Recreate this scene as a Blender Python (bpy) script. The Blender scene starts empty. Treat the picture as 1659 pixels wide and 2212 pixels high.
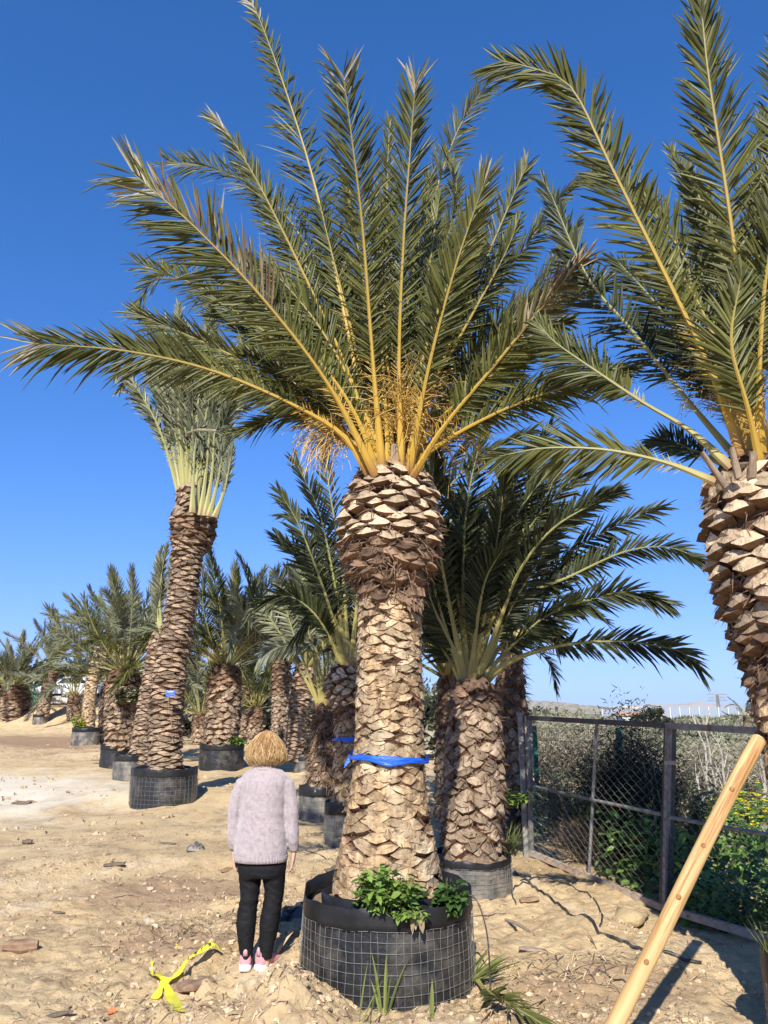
import bpy, math, random
import numpy as np
from mathutils import Vector, Matrix, noise as mnoise
random.seed(11); rng = np.random.default_rng(7)
D = bpy.data; SC = bpy.context.scene; COL = SC.collection
# ---------------------------------------------------------------- camera, sky, sun, exposure
PITCH = math.radians(14.46); CAMZ = 1.75; FPX = 1660.0; CU, CV = 829.5, 1106.0
cam = D.cameras.new('camera'); cam.sensor_fit = 'VERTICAL'; cam.sensor_height = 36.0
cam.lens = 36.0*FPX/2212.0; cam.clip_start = 0.05; cam.clip_end = 40000
camo = D.objects.new('camera', cam); COL.objects.link(camo)
camo.location = (0, 0, CAMZ); camo.rotation_euler = (math.pi/2+PITCH, 0, 0); SC.camera = camo
SUN_EL = math.radians(38.0); SUN_AZ = math.radians(8.0)      # light travels towards +Y and a little +X
sdir = Vector((math.sin(SUN_AZ)*math.cos(SUN_EL), math.cos(SUN_AZ)*math.cos(SUN_EL), -math.sin(SUN_EL)))
sl = D.lights.new('sun', 'SUN'); sl.energy = 4.6; sl.angle = math.radians(0.5); sl.color = (1.0, 0.955, 0.88)
so = D.objects.new('sun', sl); COL.objects.link(so); so.rotation_euler = sdir.to_track_quat('-Z', 'Y').to_euler(); so.location = (-3, -6, 12)
w = D.worlds.new('World'); SC.world = w; w.use_nodes = True
nt = w.node_tree; bg = nt.nodes['Background']
sky = nt.nodes.new('ShaderNodeTexSky'); sky.sky_type = 'NISHITA'; sky.sun_disc = False
sky.sun_elevation = SUN_EL; sky.sun_rotation = math.pi + SUN_AZ
sky.altitude = 100; sky.air_density = 1.0; sky.dust_density = 0.15; sky.ozone_density = 3.0
hsv = nt.nodes.new('ShaderNodeHueSaturation'); hsv.inputs['Saturation'].default_value = 1.25; nt.links.new(sky.outputs[0], hsv.inputs['Color'])
def vm(op, a, b):
    n = nt.nodes.new('ShaderNodeVectorMath'); n.operation = op
    for i, q in enumerate((a, b)):
        if isinstance(q, tuple): n.inputs[i].default_value = q
        else: nt.links.new(q, n.inputs[i])
    return n.outputs[0]
sc_ = vm('DIVIDE', vm('MULTIPLY', hsv.outputs[0], (.92, 1.135, 1.41)), vm('ADD', vm('MULTIPLY', hsv.outputs[0], (.175, .139, .0473)), (1, 1, 1)))
nt.links.new(sc_, bg.inputs[0]); bg.inputs[1].default_value = 0.10
SC.view_settings.view_transform = 'Standard'; SC.view_settings.look = 'None'; SC.view_settings.gamma = 1.0
SC.view_settings.exposure = 0.75
SC.cycles.max_bounces = 6; SC.cycles.transparent_max_bounces = 6
# ---------------------------------------------------------------- pixel -> world helpers
cp, sp = math.cos(PITCH), math.sin(PITCH)
def ray(u, v):
    t = (CV-v)/FPX
    return Vector(((u-CU)/FPX, cp-sp*t, sp+cp*t))
def W(u, v, Y):
    r = ray(u, v); k = Y/r.y
    return Vector((r.x*k, Y, CAMZ+r.z*k))
def sm(a, b, x):
    t = np.clip((x-a)/(b-a), 0, 1); return t*t*(3-2*t)
def vn(x, y, s):
    x = np.asarray(x, float); y = np.asarray(y, float)
    xi = np.floor(x).astype(np.int64); yi = np.floor(y).astype(np.int64); xf = x-xi; yf = y-yi
    def h(a, b):
        n = (a*374761393+b*668265263+s*974634777) & 0x7fffffff
        n = ((n ^ (n >> 13))*1274126177) & 0x7fffffff
        return ((n ^ (n >> 16)) & 0xffff)/65535.0
    u = xf*xf*(3-2*xf); w_ = yf*yf*(3-2*yf)
    return (h(xi, yi)*(1-u)+h(xi+1, yi)*u)*(1-w_)+(h(xi, yi+1)*(1-u)+h(xi+1, yi+1)*u)*w_
MOUNDS = [(-.80, 6.05, .60, .55, .07), (-.60, 5.12, .26, .40, .24), (-.50, 4.85, .22, .25, .10), (-1.15, 5.0, .25, .2, .07), (-1.45, 5.6, .3, .25, .06), (-1.9, 6.9, .5, .3, .08), (-1.2, 7.6, .5, .3, .09), (-2.9, 9.5, 1.2, .5, .09), (-.95, 4.75, .5, .4, .08), (.55, 4.9, .35, .3, .05), (-3.9, 14.9, 1.5, .7, .22), (-2.2, 15.6, 1.1, .8, .12),
          (-15.5, 27.0, 2.6, 1.6, .55), (-19, 30, 2.5, 1.6, .5), (-19.5, 46.0, 6.5, 3.0, 1.35), (-12.5, 44.0, 4.5, 2.5, .8), (1.75, 6.95, .25, .2, .10),
          (.9, 9.3, .8, .7, .08), (-1.7, 4.6, .5, .4, .05), (-2.6, 6.3, .8, .5, .05)]
def gate_x(y): return np.interp(y, [3.0, 7.48, 10.26, 12.0, 40.0], [4.62, 2.46, 1.80, 1.6, 1.0])
def G(x, y):
    x = np.asarray(x, float); y = np.asarray(y, float)
    r = np.hypot(x, y)
    beyond = x-gate_x(np.clip(y, 3, 40))
    left = 1-sm(-.5, 4.0, beyond)
    z = 0.021*np.clip(y-7, 0, 50)*left*(1-sm(70, 160, r))
    z = z-1.3*sm(.8, 24, beyond)*sm(1, 6, y)*(1-sm(160, 300, r))-1.0*sm(70, 200, r)
    for mx, my, rx, ry, h in MOUNDS:
        z = z+h*np.exp(-(((x-mx)/rx)**2+((y-my)/ry)**2))
    near = 1-sm(25, 60, r); rough = .7+.3*sm(-3.4, -1.6, x+.0*y)+.3*sm(11, 16, y)+1.2*np.exp(-(((x+.75)/.75)**2+((y-5.6)/1.2)**2))
    n = (vn(x*1.1, y*1.1, 1)-.5)*.12+(vn(x*2.7, y*2.7, 2)-.5)*.075+(vn(x*6.3, y*6.3, 3)-.5)*.030
    fine = 1-sm(9, 14, r)
    n2 = (vn(x*13, y*13, 4)-.5)*.034+(vn(x*22, y*26, 5)-.5)*.024+(vn(x*41, y*41, 6)-.5)*.010*sm(.35, .6, vn(x*1.3, y*1.3, 21))
    big = (vn(x*.02, y*.02, 9)-.5)*3.0*sm(80, 300, r)
    foot = 1-.9*np.exp(-(((x+.90)/.26)**4+((y-5.92)/.24)**4))
    return z+(n*near*rough+n2*fine*rough)*foot+big
def g(x, y): return float(G(x, y))
def GP(u, v, y0=3.5, y1=140):
    a = y0; p = W(u, v, a)
    while a < y1:
        b = a*1.01+.02; q = W(u, v, b)
        if q.z <= g(q.x, q.y):
            for _ in range(24):
                m = (a+b)/2; q = W(u, v, m)
                if q.z <= g(q.x, q.y): b = m
                else: a = m
            q = W(u, v, b); return Vector((q.x, q.y, g(q.x, q.y)))
        a = b
    q = W(u, v, y1); return Vector((q.x, y1, g(q.x, y1)))
# ---------------------------------------------------------------- mesh builder and tagging
class MB:
    def __init__(s): s.v = []; s.f = []; s.m = []; s.a = []; s.al = 0.0
    def vert(s, p): s.v.append((p[0], p[1], p[2])); s.a.append(s.al); return len(s.v)-1
    def face(s, f, m=0): s.f.append(f); s.m.append(m)
    def quad(s, a, b, c, d, m=0):
        i = [s.vert(a), s.vert(b), s.vert(c), s.vert(d)]; s.face(i, m)
    def tube(s, pts, rad, n=6, m=0, caps=True, flat=1.0):
        pts = [Vector(p) for p in pts]; k = len(pts)
        if not hasattr(rad, '__len__'): rad = [rad]*k
        T0 = (pts[1]-pts[0]).normalized(); S = T0.orthogonal().normalized(); prev = None
        for i in range(k):
            T = (pts[min(i+1, k-1)]-pts[max(i-1, 0)]).normalized()
            S = (S-T*S.dot(T)).normalized(); B = T.cross(S)
            ring = [s.vert(pts[i]+(S*math.cos(2*math.pi*j/n)+B*math.sin(2*math.pi*j/n)*flat)*rad[i]) for j in range(n)]
            if prev:
                for j in range(n): s.face([prev[j], prev[(j+1) % n], ring[(j+1) % n], ring[j]], m)
            elif caps: s.face(ring[::-1], m)
            prev = ring
        if caps: s.face(prev, m)
    def box(s, c, hx, hy, hz, m=0, X=Vector((1, 0, 0)), Y=Vector((0, 1, 0)), Z=Vector((0, 0, 1))):
        c = Vector(c); i = [s.vert(c+X*hx*a+Y*hy*b+Z*hz*d) for a in (-1, 1) for b in (-1, 1) for d in (-1, 1)]
        for f in ((0, 1, 3, 2), (4, 6, 7, 5), (0, 4, 5, 1), (2, 3, 7, 6), (0, 2, 6, 4), (1, 5, 7, 3)): s.face([i[q] for q in f], m)
    def bar(s, a, b, wx, wy, m=0, up=Vector((0, 0, 1))):
        a = Vector(a); b = Vector(b); T = (b-a); L = T.length; T.normalize()
        X = T.cross(up)
        X = X.normalized() if X.length > 1e-4 else Vector((1, 0, 0)); Y = X.cross(T)
        s.box((a+b)/2, wx, wy, L/2, m, X, Y, T)
    def loft(s, rings, n=20, m=0, caps=True):
        prev = None
        for c, X, Y, e in rings:
            ring = []
            for j in range(n):
                t = 2*math.pi*j/n; ca, sa = math.cos(t), math.sin(t)
                ring.append(s.vert(c+X*math.copysign(abs(ca)**e, ca)+Y*math.copysign(abs(sa)**e, sa)))
            if prev:
                for j in range(n): s.face([prev[j], prev[(j+1) % n], ring[(j+1) % n], ring[j]], m)
            elif caps: s.face(ring[::-1], m)
            prev = ring
        if caps: s.face(prev, m)
    def mesh(s, name, mats, smooth=False):
        me = D.meshes.new(name); me.from_pydata(s.v, [], s.f)
        for x in mats: me.materials.append(x)
        if len(mats) > 1: me.polygons.foreach_set('material_index', s.m)
        if smooth: me.polygons.foreach_set('use_smooth', [True]*len(s.f))
        if any(s.a):
            at = me.attributes.new('along', 'FLOAT', 'POINT'); at.data.foreach_set('value', s.a)
        me.update(); return me
    def build(s, name, mats, parent=None, smooth=False, loc=None):
        if not isinstance(mats, (list, tuple)): mats = [mats]
        return link(name, s.mesh(name, mats, smooth), parent, loc)
def link(name, me, parent=None, loc=None):
    o = D.objects.new(name, me); COL.objects.link(o)
    if parent: o.parent = parent
    if loc is not None: o.location = loc
    return o
def tag(o, label, cat, group=None):
    o['label'] = label; o['category'] = cat
    if group: o['group'] = group
    return o
def thing(name, label, cat, loc=(0, 0, 0), group=None):
    o = D.objects.new(name, None); COL.objects.link(o); o.location = loc; o.empty_display_size = .1
    return tag(o, label, cat, group)
def struct(o, kind='structure'): o['kind'] = kind; return o
def spline(P, n):
    P = [Vector(p) for p in P]; Q = [P[0]*2-P[1]]+P+[P[-1]*2-P[-2]]; out = []
    for i in range(n):
        x = i/(n-1)*(len(P)-1); k = min(int(x), len(P)-2); t = x-k; a, b, c, d = Q[k:k+4]
        out.append(((b*2)+(c-a)*t+(a*2-b*5+c*4-d)*t*t+(b*3-a-c*3+d)*t*t*t)*.5)
    return out
def even(P, n):
    S = spline(P, n*4); L = [0]
    for a, b in zip(S, S[1:]): L.append(L[-1]+(b-a).length)
    out = []; k = 0
    for i in range(n):
        d = L[-1]*i/(n-1)
        while k < len(L)-2 and L[k+1] < d: k += 1
        t = (d-L[k])/max(L[k+1]-L[k], 1e-9); out.append(S[k].lerp(S[k+1], min(max(t, 0), 1)))
    return out, L[-1]
# ---------------------------------------------------------------- materials
def mat(name, c1, c2=None, scale=6.0, rough=.8, bump=0.0, bscale=40.0, spec=.3, metal=0.0, trans=0.0, island=0.0, c3=None, s3=2.0, th3=.55, stretch=(1, 1, 1), sheen=0.0, soft=.12, bdist=.02):
    m = D.materials.new(name); m.use_nodes = True; t = m.node_tree; N = t.nodes; L = t.links
    b = N['Principled BSDF']; out = N['Material Output']
    b.inputs['Roughness'].default_value = rough; b.inputs['Specular IOR Level'].default_value = spec; b.inputs['Metallic'].default_value = metal
    if sheen: b.inputs['Sheen Weight'].default_value = sheen
    tc = N.new('ShaderNodeTexCoord'); mp = N.new('ShaderNodeMapping'); mp.inputs['Scale'].default_value = stretch
    L.new(tc.outputs['Object'], mp.inputs[0]); vec = mp.outputs[0]
    col = None
    if c2 is not None:
        nz = N.new('ShaderNodeTexNoise'); nz.inputs['Scale'].default_value = scale; nz.inputs['Detail'].default_value = 5; nz.inputs['Roughness'].default_value = .62
        L.new(vec, nz.inputs['Vector']); r = N.new('ShaderNodeValToRGB')
        r.color_ramp.elements[0].position = .34; r.color_ramp.elements[0].color = (*c1, 1); r.color_ramp.elements[1].position = .66; r.color_ramp.elements[1].color = (*c2, 1)
        L.new(nz.outputs['Fac'], r.inputs[0]); col = r.outputs[0]
    else:
        rg = N.new('ShaderNodeRGB'); rg.outputs[0].default_value = (*c1, 1); col = rg.outputs[0]
    if c3 is not None:
        nz = N.new('ShaderNodeTexNoise'); nz.inputs['Scale'].default_value = s3; nz.inputs['Detail'].default_value = 6; nz.inputs['Roughness'].default_value = .65
        L.new(vec, nz.inputs['Vector']); mr = N.new('ShaderNodeMapRange'); mr.inputs[1].default_value = th3-soft; mr.inputs[2].default_value = th3+soft
        L.new(nz.outputs['Fac'], mr.inputs[0]); mx = N.new('ShaderNodeMix'); mx.data_type = 'RGBA'
        L.new(mr.outputs[0], mx.inputs[0]); L.new(col, mx.inputs[6]); mx.inputs[7].default_value = (*c3, 1); col = mx.outputs[2]
    if island:
        ge = N.new('ShaderNodeNewGeometry'); mr = N.new('ShaderNodeMapRange'); mr.inputs[3].default_value = 1-island; mr.inputs[4].default_value = 1+island
        L.new(ge.outputs['Random Per Island'], mr.inputs[0]); h = N.new('ShaderNodeHueSaturation'); L.new(mr.outputs[0], h.inputs['Value']); L.new(col, h.inputs['Color']); col = h.outputs[0]
    L.new(col, b.inputs['Base Color'])
    if bump:
        nb = N.new('ShaderNodeTexNoise'); nb.inputs['Scale'].default_value = bscale; nb.inputs['Detail'].default_value = 4; L.new(vec, nb.inputs['Vector'])
        bp = N.new('ShaderNodeBump'); bp.inputs['Strength'].default_value = bump; bp.inputs['Distance'].default_value = bdist; L.new(nb.outputs['Fac'], bp.inputs['Height']); L.new(bp.outputs[0], b.inputs['Normal'])
    if trans:
        tr = N.new('ShaderNodeBsdfTranslucent'); L.new(col, tr.inputs[0]); ms = N.new('ShaderNodeMixShader'); ms.inputs[0].default_value = trans
        L.new(b.outputs[0], ms.inputs[1]); L.new(tr.outputs[0], ms.inputs[2]); L.new(ms.outputs[0], out.inputs[0])
    return m
def leaf_mat(name, c1, c2, rough=.5, trans=.24, island=.55, spec=.32): return mat(name, c1, c2, scale=1.5, rough=rough, trans=trans, island=island, spec=spec)
def stalk_mat(name, base, mid, tip):                       # frond midrib: petiole colour runs into the rachis colour along its length
    m = mat(name, base, rough=.5, spec=.4); t = m.node_tree; b = t.nodes['Principled BSDF']
    at = t.nodes.new('ShaderNodeAttribute'); at.attribute_name = 'along'; r = t.nodes.new('ShaderNodeValToRGB')
    e = r.color_ramp.elements; e[0].position = 0; e[0].color = (*base, 1); e[1].position = 1; e[1].color = (*tip, 1)
    x = e.new(.06); x.color = (*mid, 1); x = e.new(.5); x.color = tuple(.55*p+.45*q for p, q in zip(mid, tip))+(1,)
    t.links.new(at.outputs['Fac'], r.inputs[0]); t.links.new(r.outputs[0], b.inputs['Base Color']); return m
M = {}
M['leaf'] = leaf_mat('palm_leaf', (.056, .066, .015), (.140, .140, .036))
M['leaf_grey'] = leaf_mat('palm_leaf_grey', (.14, .155, .085), (.25, .255, .155), rough=.5, spec=.4)
M['leaf_deep'] = leaf_mat('palm_leaf_deep_shade', (.036, .046, .017), (.068, .078, .029))  # deep green, darkened so the colour carries the shade on shadowed crowns
M['leaf_yellow'] = leaf_mat('palm_leaf_yellowed', (.26, .22, .09), (.36, .29, .12), rough=.5)
M['leaf_dry'] = leaf_mat('palm_leaf_dry', (.15, .10, .055), (.32, .25, .15), rough=.7, spec=.2)
M['leaf_pale'] = leaf_mat('palm_leaf_bleached', (.24, .21, .12), (.42, .38, .26), rough=.6, spec=.3)
M['stalk'] = stalk_mat('palm_stalk', (.26, .125, .05), (.50, .31, .045), (.22, .20, .07))
M['stalk_green'] = stalk_mat('palm_stalk_green', (.24, .14, .06), (.33, .28, .085), (.20, .21, .09))
M['stalk_grey'] = stalk_mat('palm_stalk_grey', (.30, .21, .10), (.35, .33, .13), (.22, .23, .11))
M['boot_face'] = mat('leaf_base_cut', (.36, .255, .155), (.56, .44, .29), scale=26, rough=.85, island=.35, bump=.5, bscale=90, stretch=(1, 1, .35))
M['boot_old'] = mat('leaf_base_weathered', (.22, .140, .072), (.46, .325, .18), scale=26, rough=.9, island=.34, bump=.5, bscale=80, stretch=(1, 1, .4), c3=(.55, .45, .30), s3=5, th3=.60)
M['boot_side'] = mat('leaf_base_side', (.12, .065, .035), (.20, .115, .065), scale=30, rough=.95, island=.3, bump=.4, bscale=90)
M['boot_grey'] = mat('leaf_base_grey', (.19, .130, .082), (.35, .265, .18), scale=18, rough=.9, island=.45, bump=.5, bscale=70)
M['bark'] = mat('trunk_core', (.055, .032, .019), (.11, .066, .038), scale=30, rough=1, bump=.6, bscale=60)
M['fibre'] = mat('trunk_fibre', (.10, .060, .036), (.21, .135, .085), scale=12, rough=.95, island=.5)
M['fruit'] = mat('date_stalk', (.40, .25, .065), (.54, .36, .11), scale=9, rough=.6, island=.25)
M['plastic'] = mat('black_pot_plastic', (.012, .013, .014), (.022, .023, .024), scale=9, rough=.34, spec=.55, bump=.35, bscale=24, c3=(.13, .115, .09), s3=2.2, th3=.64, bdist=.03)
M['band'] = mat('black_rim_plastic', (.010, .010, .011), (.018, .018, .018), scale=7, rough=.45, spec=.35, bump=.2, bscale=12, bdist=.03)
M['plastic_dusty'] = mat('dusty_pot_plastic', (.055, .055, .052), (.10, .098, .09), scale=7, rough=.5, spec=.5, bump=.35, bscale=20, c3=(.28, .24, .18), s3=4, th3=.56)
M['wire'] = mat('galvanised_wire', (.17, .17, .165), (.30, .295, .28), scale=20, rough=.55, metal=.5)
M['soil'] = mat('pot_soil', (.16, .10, .058), (.30, .205, .125), scale=18, rough=1, bump=.8, bscale=40)
M['stem'] = mat('plant_stem', (.12, .15, .045), (.20, .20, .07), rough=.6)
M['herb'] = leaf_mat('herb_leaf', (.10, .185, .032), (.20, .29, .06), rough=.45)
M['herb_dark'] = leaf_mat('herb_leaf_deep', (.035, .085, .018), (.075, .14, .03), rough=.4)
M['grassblade'] = leaf_mat('grass_blade', (.10, .13, .03), (.25, .25, .08), rough=.5)
M['petal'] = mat('yellow_petal', (.78, .66, .03), (.82, .74, .06), rough=.6, trans=.3)
M['scrub'] = leaf_mat('scrub_leaf', (.14, .15, .085), (.235, .225, .135), rough=.7, spec=.2, trans=.15)
M['scrub_brown'] = leaf_mat('scrub_twig', (.19, .17, .115), (.30, .275, .195), rough=.85, spec=.1, trans=.05)
M['scrub_dark_shade'] = leaf_mat('scrub_deep_shade', (.022, .027, .014), (.050, .056, .028), rough=.7, spec=.2)  # dark leaf, blackened further to paint palm shade into the gate shrubs
M['deadwood'] = mat('dead_wood', (.21, .15, .10), (.36, .28, .20), scale=14, rough=.9, bump=.4, stretch=(1, 1, .2))
M['palewood'] = mat('bare_twig', (.33, .30, .25), (.44, .40, .34), scale=8, rough=.9)
# ---------------------------------------------------------------- ground: one sheet out to the horizon
def axis(lo, hi, d, far, grow):
    c = list(np.arange(lo, hi, d)); s = d; x = c[-1]; r = []
    while x < far: s *= grow; x += s; r.append(x)
    s = d; x = c[0]; l = []
    while x > -far: s *= grow; x -= s; l.append(x)
    return np.array(l[::-1]+c+r)
gx = axis(-3.3, 3.0, .021, 9000, 1.045); gy = axis(4.55, 7.6, .021, 9000, 1.04)
XX, YY = np.meshgrid(gx, gy); ZZ = G(XX, YY)
nx, ny = len(gx), len(gy)
vv = np.stack([XX.ravel(), YY.ravel(), ZZ.ravel()], 1)
ii = np.arange(nx*ny).reshape(ny, nx)
ff = np.stack([ii[:-1, :-1].ravel(), ii[:-1, 1:].ravel(), ii[1:, 1:].ravel(), ii[1:, :-1].ravel()], 1)
me = D.meshes.new('ground'); me.vertices.add(len(vv)); me.vertices.foreach_set('co', vv.ravel()); me.loops.add(ff.size); me.loops.foreach_set('vertex_index', ff.ravel())
me.polygons.add(len(ff)); me.polygons.foreach_set('loop_start', np.arange(0, ff.size, 4)); me.polygons.foreach_set('use_smooth', np.ones(len(ff), bool)); me.update(calc_edges=True)
def ground_mat():
    m = D.materials.new('sandy_ground'); m.use_nodes = True; t = m.node_tree; N = t.nodes; L = t.links; b = N['Principled BSDF']
    b.inputs['Roughness'].default_value = .95; b.inputs['Specular IOR Level'].default_value = .12
    tc = N.new('ShaderNodeTexCoord')
    def nz(s, d=6, r=.62, dist=0):
        n = N.new('ShaderNodeTexNoise'); n.inputs['Scale'].default_value = s; n.inputs['Detail'].default_value = d; n.inputs['Roughness'].default_value = r; n.inputs['Distortion'].default_value = dist
        L.new(tc.outputs['Object'], n.inputs['Vector']); return n.outputs['Fac']
    def mixc(f, a, c):
        x = N.new('ShaderNodeMix'); x.data_type = 'RGBA'; L.new(f, x.inputs[0])
        for k, q in ((6, a), (7, c)):
            if isinstance(q, tuple): x.inputs[k].default_value = (*q, 1)
            else: L.new(q, x.inputs[k])
        return x.outputs[2]
    def rng_(f, lo, hi, a=0., c=1.):
        x = N.new('ShaderNodeMapRange'); x.inputs[1].default_value = lo; x.inputs[2].default_value = hi; x.inputs[3].default_value = a; x.inputs[4].default_value = c; L.new(f, x.inputs[0]); return x.outputs[0]
    col = mixc(rng_(nz(.7), .35, .68), (.51, .365, .19), (.67, .505, .285))
    col = mixc(rng_(nz(3.1, 8, .7), .50, .66, 0, .8), col, (.30, .20, .115))
    col = mixc(rng_(nz(1.7, 8, .7, .6), .56, .68, 0, .7), col, (.70, .58, .41))
    col = mixc(rng_(nz(34, 5, .7), .60, .70, 0, .8), col, (.24, .155, .095))
    col = mixc(rng_(nz(55, 3, .6), .62, .70, 0, .75), col, (.62, .53, .40))
    # ground beyond the gate and far away carries dry scrub litter
    sx = N.new('ShaderNodeSeparateXYZ'); L.new(tc.outputs['Object'], sx.inputs[0])
    def near_(cx, cy, rx, ry):
        a = N.new('ShaderNodeVectorMath'); a.operation = 'SUBTRACT'; L.new(tc.outputs['Object'], a.inputs[0]); a.inputs[1].default_value = (cx, cy, 0)
        b_ = N.new('ShaderNodeVectorMath'); b_.operation = 'MULTIPLY'; L.new(a.outputs[0], b_.inputs[0]); b_.inputs[1].default_value = (1/rx, 1/ry, 0)
        c_ = N.new('ShaderNodeVectorMath'); c_.operation = 'LENGTH'; L.new(b_.outputs[0], c_.inputs[0])
        ad = N.new('ShaderNodeMath'); ad.operation = 'MULTIPLY_ADD'; L.new(nz(1.3, 6, .7), ad.inputs[0]); ad.inputs[1].default_value = 1.4; L.new(c_.outputs['Value'], ad.inputs[2])
        return rng_(ad.outputs[0], 1.75, 1.2, 0, .85)
    col = mixc(near_(-8.6, 15.5, 4.6, 5.0), col, (.74, .66, .51))            # pale gravel of the yard
    col = mixc(near_(-16, 31, 9, 7), col, (.30, .185, .11)); col = mixc(near_(-2.0, 8.2, 1.1, .8), col, (.36, .24, .145)); col = mixc(near_(1.5, 5.6, .9, .45), col, (.42, .29, .165)); col = mixc(near_(-1.5, 6.5, .8, .5), col, (.37, .25, .15))
    far = rng_(sx.outputs[1], 48, 75); col = mixc(far, col, (.15, .145, .085))
    L.new(col, b.inputs['Base Color'])
    bp = N.new('ShaderNodeBump'); bp.inputs['Strength'].default_value = .9; bp.inputs['Distance'].default_value = .035; L.new(nz(26, 9, .75), bp.inputs['Height']); L.new(bp.outputs[0], b.inputs['Normal'])
    return m
me.materials.append(ground_mat()); M['sand'] = me.materials[0]
struct(link('ground', me))
M['clod'] = mat('dirt_clod', (.42, .295, .17), (.55, .41, .26), scale=20, rough=1, island=.30, bump=.6, bscale=60)
M['straw'] = mat('dry_straw', (.34, .23, .12), (.58, .46, .29), scale=3, rough=.9, island=.55)
M['bits'] = mat('dark_fibre_bits', (.075, .048, .032), (.17, .11, .075), scale=3, rough=.95, island=.5)
def lump(mb, c, r, m=0, flat=.7, n=7, rows=4):
    ph = random.random()*6; prev = None; top = mb.vert(c+Vector((0, 0, r*flat*random.uniform(.7, 1.1))))
    for k in range(1, rows):
        a = math.pi*k/rows; ring = []
        for j in range(n):
            t = 2*math.pi*j/n+ph; q = r*random.uniform(.55, 1.4)
            ring.append(mb.vert(c+Vector((math.cos(t)*math.sin(a)*q, math.sin(t)*math.sin(a)*q, math.cos(a)*q*flat))))
        for j in range(n):
            if prev is None: mb.face([top, ring[j], ring[(j+1) % n]], m)
            else: mb.face([prev[j], ring[j], ring[(j+1) % n], prev[(j+1) % n]], m)
        prev = ring
    mb.face(prev[::-1], m)
mb = MB()
POTS = [(.04, 5.88, .60), (1.0, 8.5, .5)]
def clear(x, y): return all((x-a)**2+(y-b)**2 > c*c for a, b, c in POTS)
k = 0
while k < 7000:
    x = random.uniform(-4.5, 2.6); y = 4.5+random.random()**1.6*7; dens = float(vn(x*1.3, y*1.3, 21))
    if dens < .46 and random.random() > .22: continue
    if x < -2.2 and random.random() < .6: continue
    if not clear(x, y) or x > gate_x(y)-.1: continue
    r = .003+.016*random.random()**4*(1.6 if dens > .5 else 1)
    lump(mb, Vector((x, y, g(x, y)+r*.2)), r, 0, n=5, rows=3); k += 1
for (cx, cy, n_, rr) in ((-.62, 5.1, 500, .42), (-.45, 5.35, 160, .2), (1.9, 6.9, 60, .2), (-.9, 4.8, 250, .5), (-3.9, 14.7, 200, 1.3), (-2.5, 15.4, 120, 1)):
    for _ in range(n_):
        x = random.gauss(cx, rr*.6); y = random.gauss(cy, rr*.5)
        if not clear(x, y): continue
        r = .004+.026*random.random()**4; lump(mb, Vector((x, y, g(x, y)+r*.25)), r, 0, n=6, rows=3)
struct(mb.build('dirt', M['clod']), 'stuff')
mb = MB(); k = 0
def litter(mb, x, y, L, wd, m, lift=.004):
    a = random.random()*6.28; d = Vector((math.cos(a), math.sin(a), 0)); s = Vector((-d.y, d.x, 0))*wd
    z0 = g(x-d.x*L/2, y-d.y*L/2)+lift; z1 = g(x+d.x*L/2, y+d.y*L/2)+lift+random.random()*L*.25; zc = max((z0+z1)/2, g(x, y)+lift)+L*.05
    A = Vector((x-d.x*L/2, y-d.y*L/2, z0)); B = Vector((x, y, zc)); C = Vector((x+d.x*L/2, y+d.y*L/2, z1)); up = Vector((0, 0, wd*.6))
    p = [mb.vert(q) for q in (A-s*.6, A+s*.6, B+s+up, B-s+up, C)]
    mb.face([p[0], p[1], p[2], p[3]], m); mb.face([p[3], p[2], p[4]], m)
while k < 15000:
    x = random.uniform(-5, 2.7); y = 4.5+random.random()**1.5*9; dens = float(vn(x*.9+3, y*.9, 31))*.6+float(vn(x*3, y*3, 33))*.4
    if random.random() > sm(.42, .66, dens)+.10: continue
    if not clear(x, y) or x > gate_x(y)+.2: continue
    dark = random.random() < .42
    litter(mb, x, y, random.uniform(.01, .03+.055*random.random()), random.uniform(.0012, .0048), 1 if dark else 0); k += 1
for cx, cy, n_, rr, L in ((-1.55, 6.75, 260, .38, .12), (-1.0, 7.3, 160, .3, .12), (1.25, 6.0, 120, .3, .16), (1.6, 5.9, 90, .25, .14), (-.55, 5.0, 220, .4, .08), (-1.5, 5.4, 150, .5, .07), (.95, 5.0, 60, .3, .1), (-2.0, 8.6, 130, .9, .1), (-1.2, 9.3, 80, .6, .1)):
    for _ in range(n_):
        x = random.gauss(cx, rr); y = random.gauss(cy, rr*.6)
        if clear(x, y) and x < gate_x(y)-.05: litter(mb, x, y, L*random.uniform(.3, 1.2), random.uniform(.0015, .006), random.randint(0, 1))
struct(mb.build('litter', [M['straw'], M['bits']]), 'stuff')
mb = MB()
for _ in range(2600):                                     # coarser bits on the yard further off
    x = random.uniform(-13, 2.0); y = random.uniform(11, 34)
    if x > gate_x(y)-.2: continue
    if float(vn(x*.5, y*.5, 41)) < .58: continue
    if random.random() < .5: litter(mb, x, y, random.uniform(.06, .26), random.uniform(.005, .014), 1, .008)
    else: lump(mb, Vector((x, y, g(x, y)+.01)), random.uniform(.015, .05), 0, n=5, rows=3)
struct(mb.build('rubble', [M['clod'], M['bits']]), 'stuff')

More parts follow.
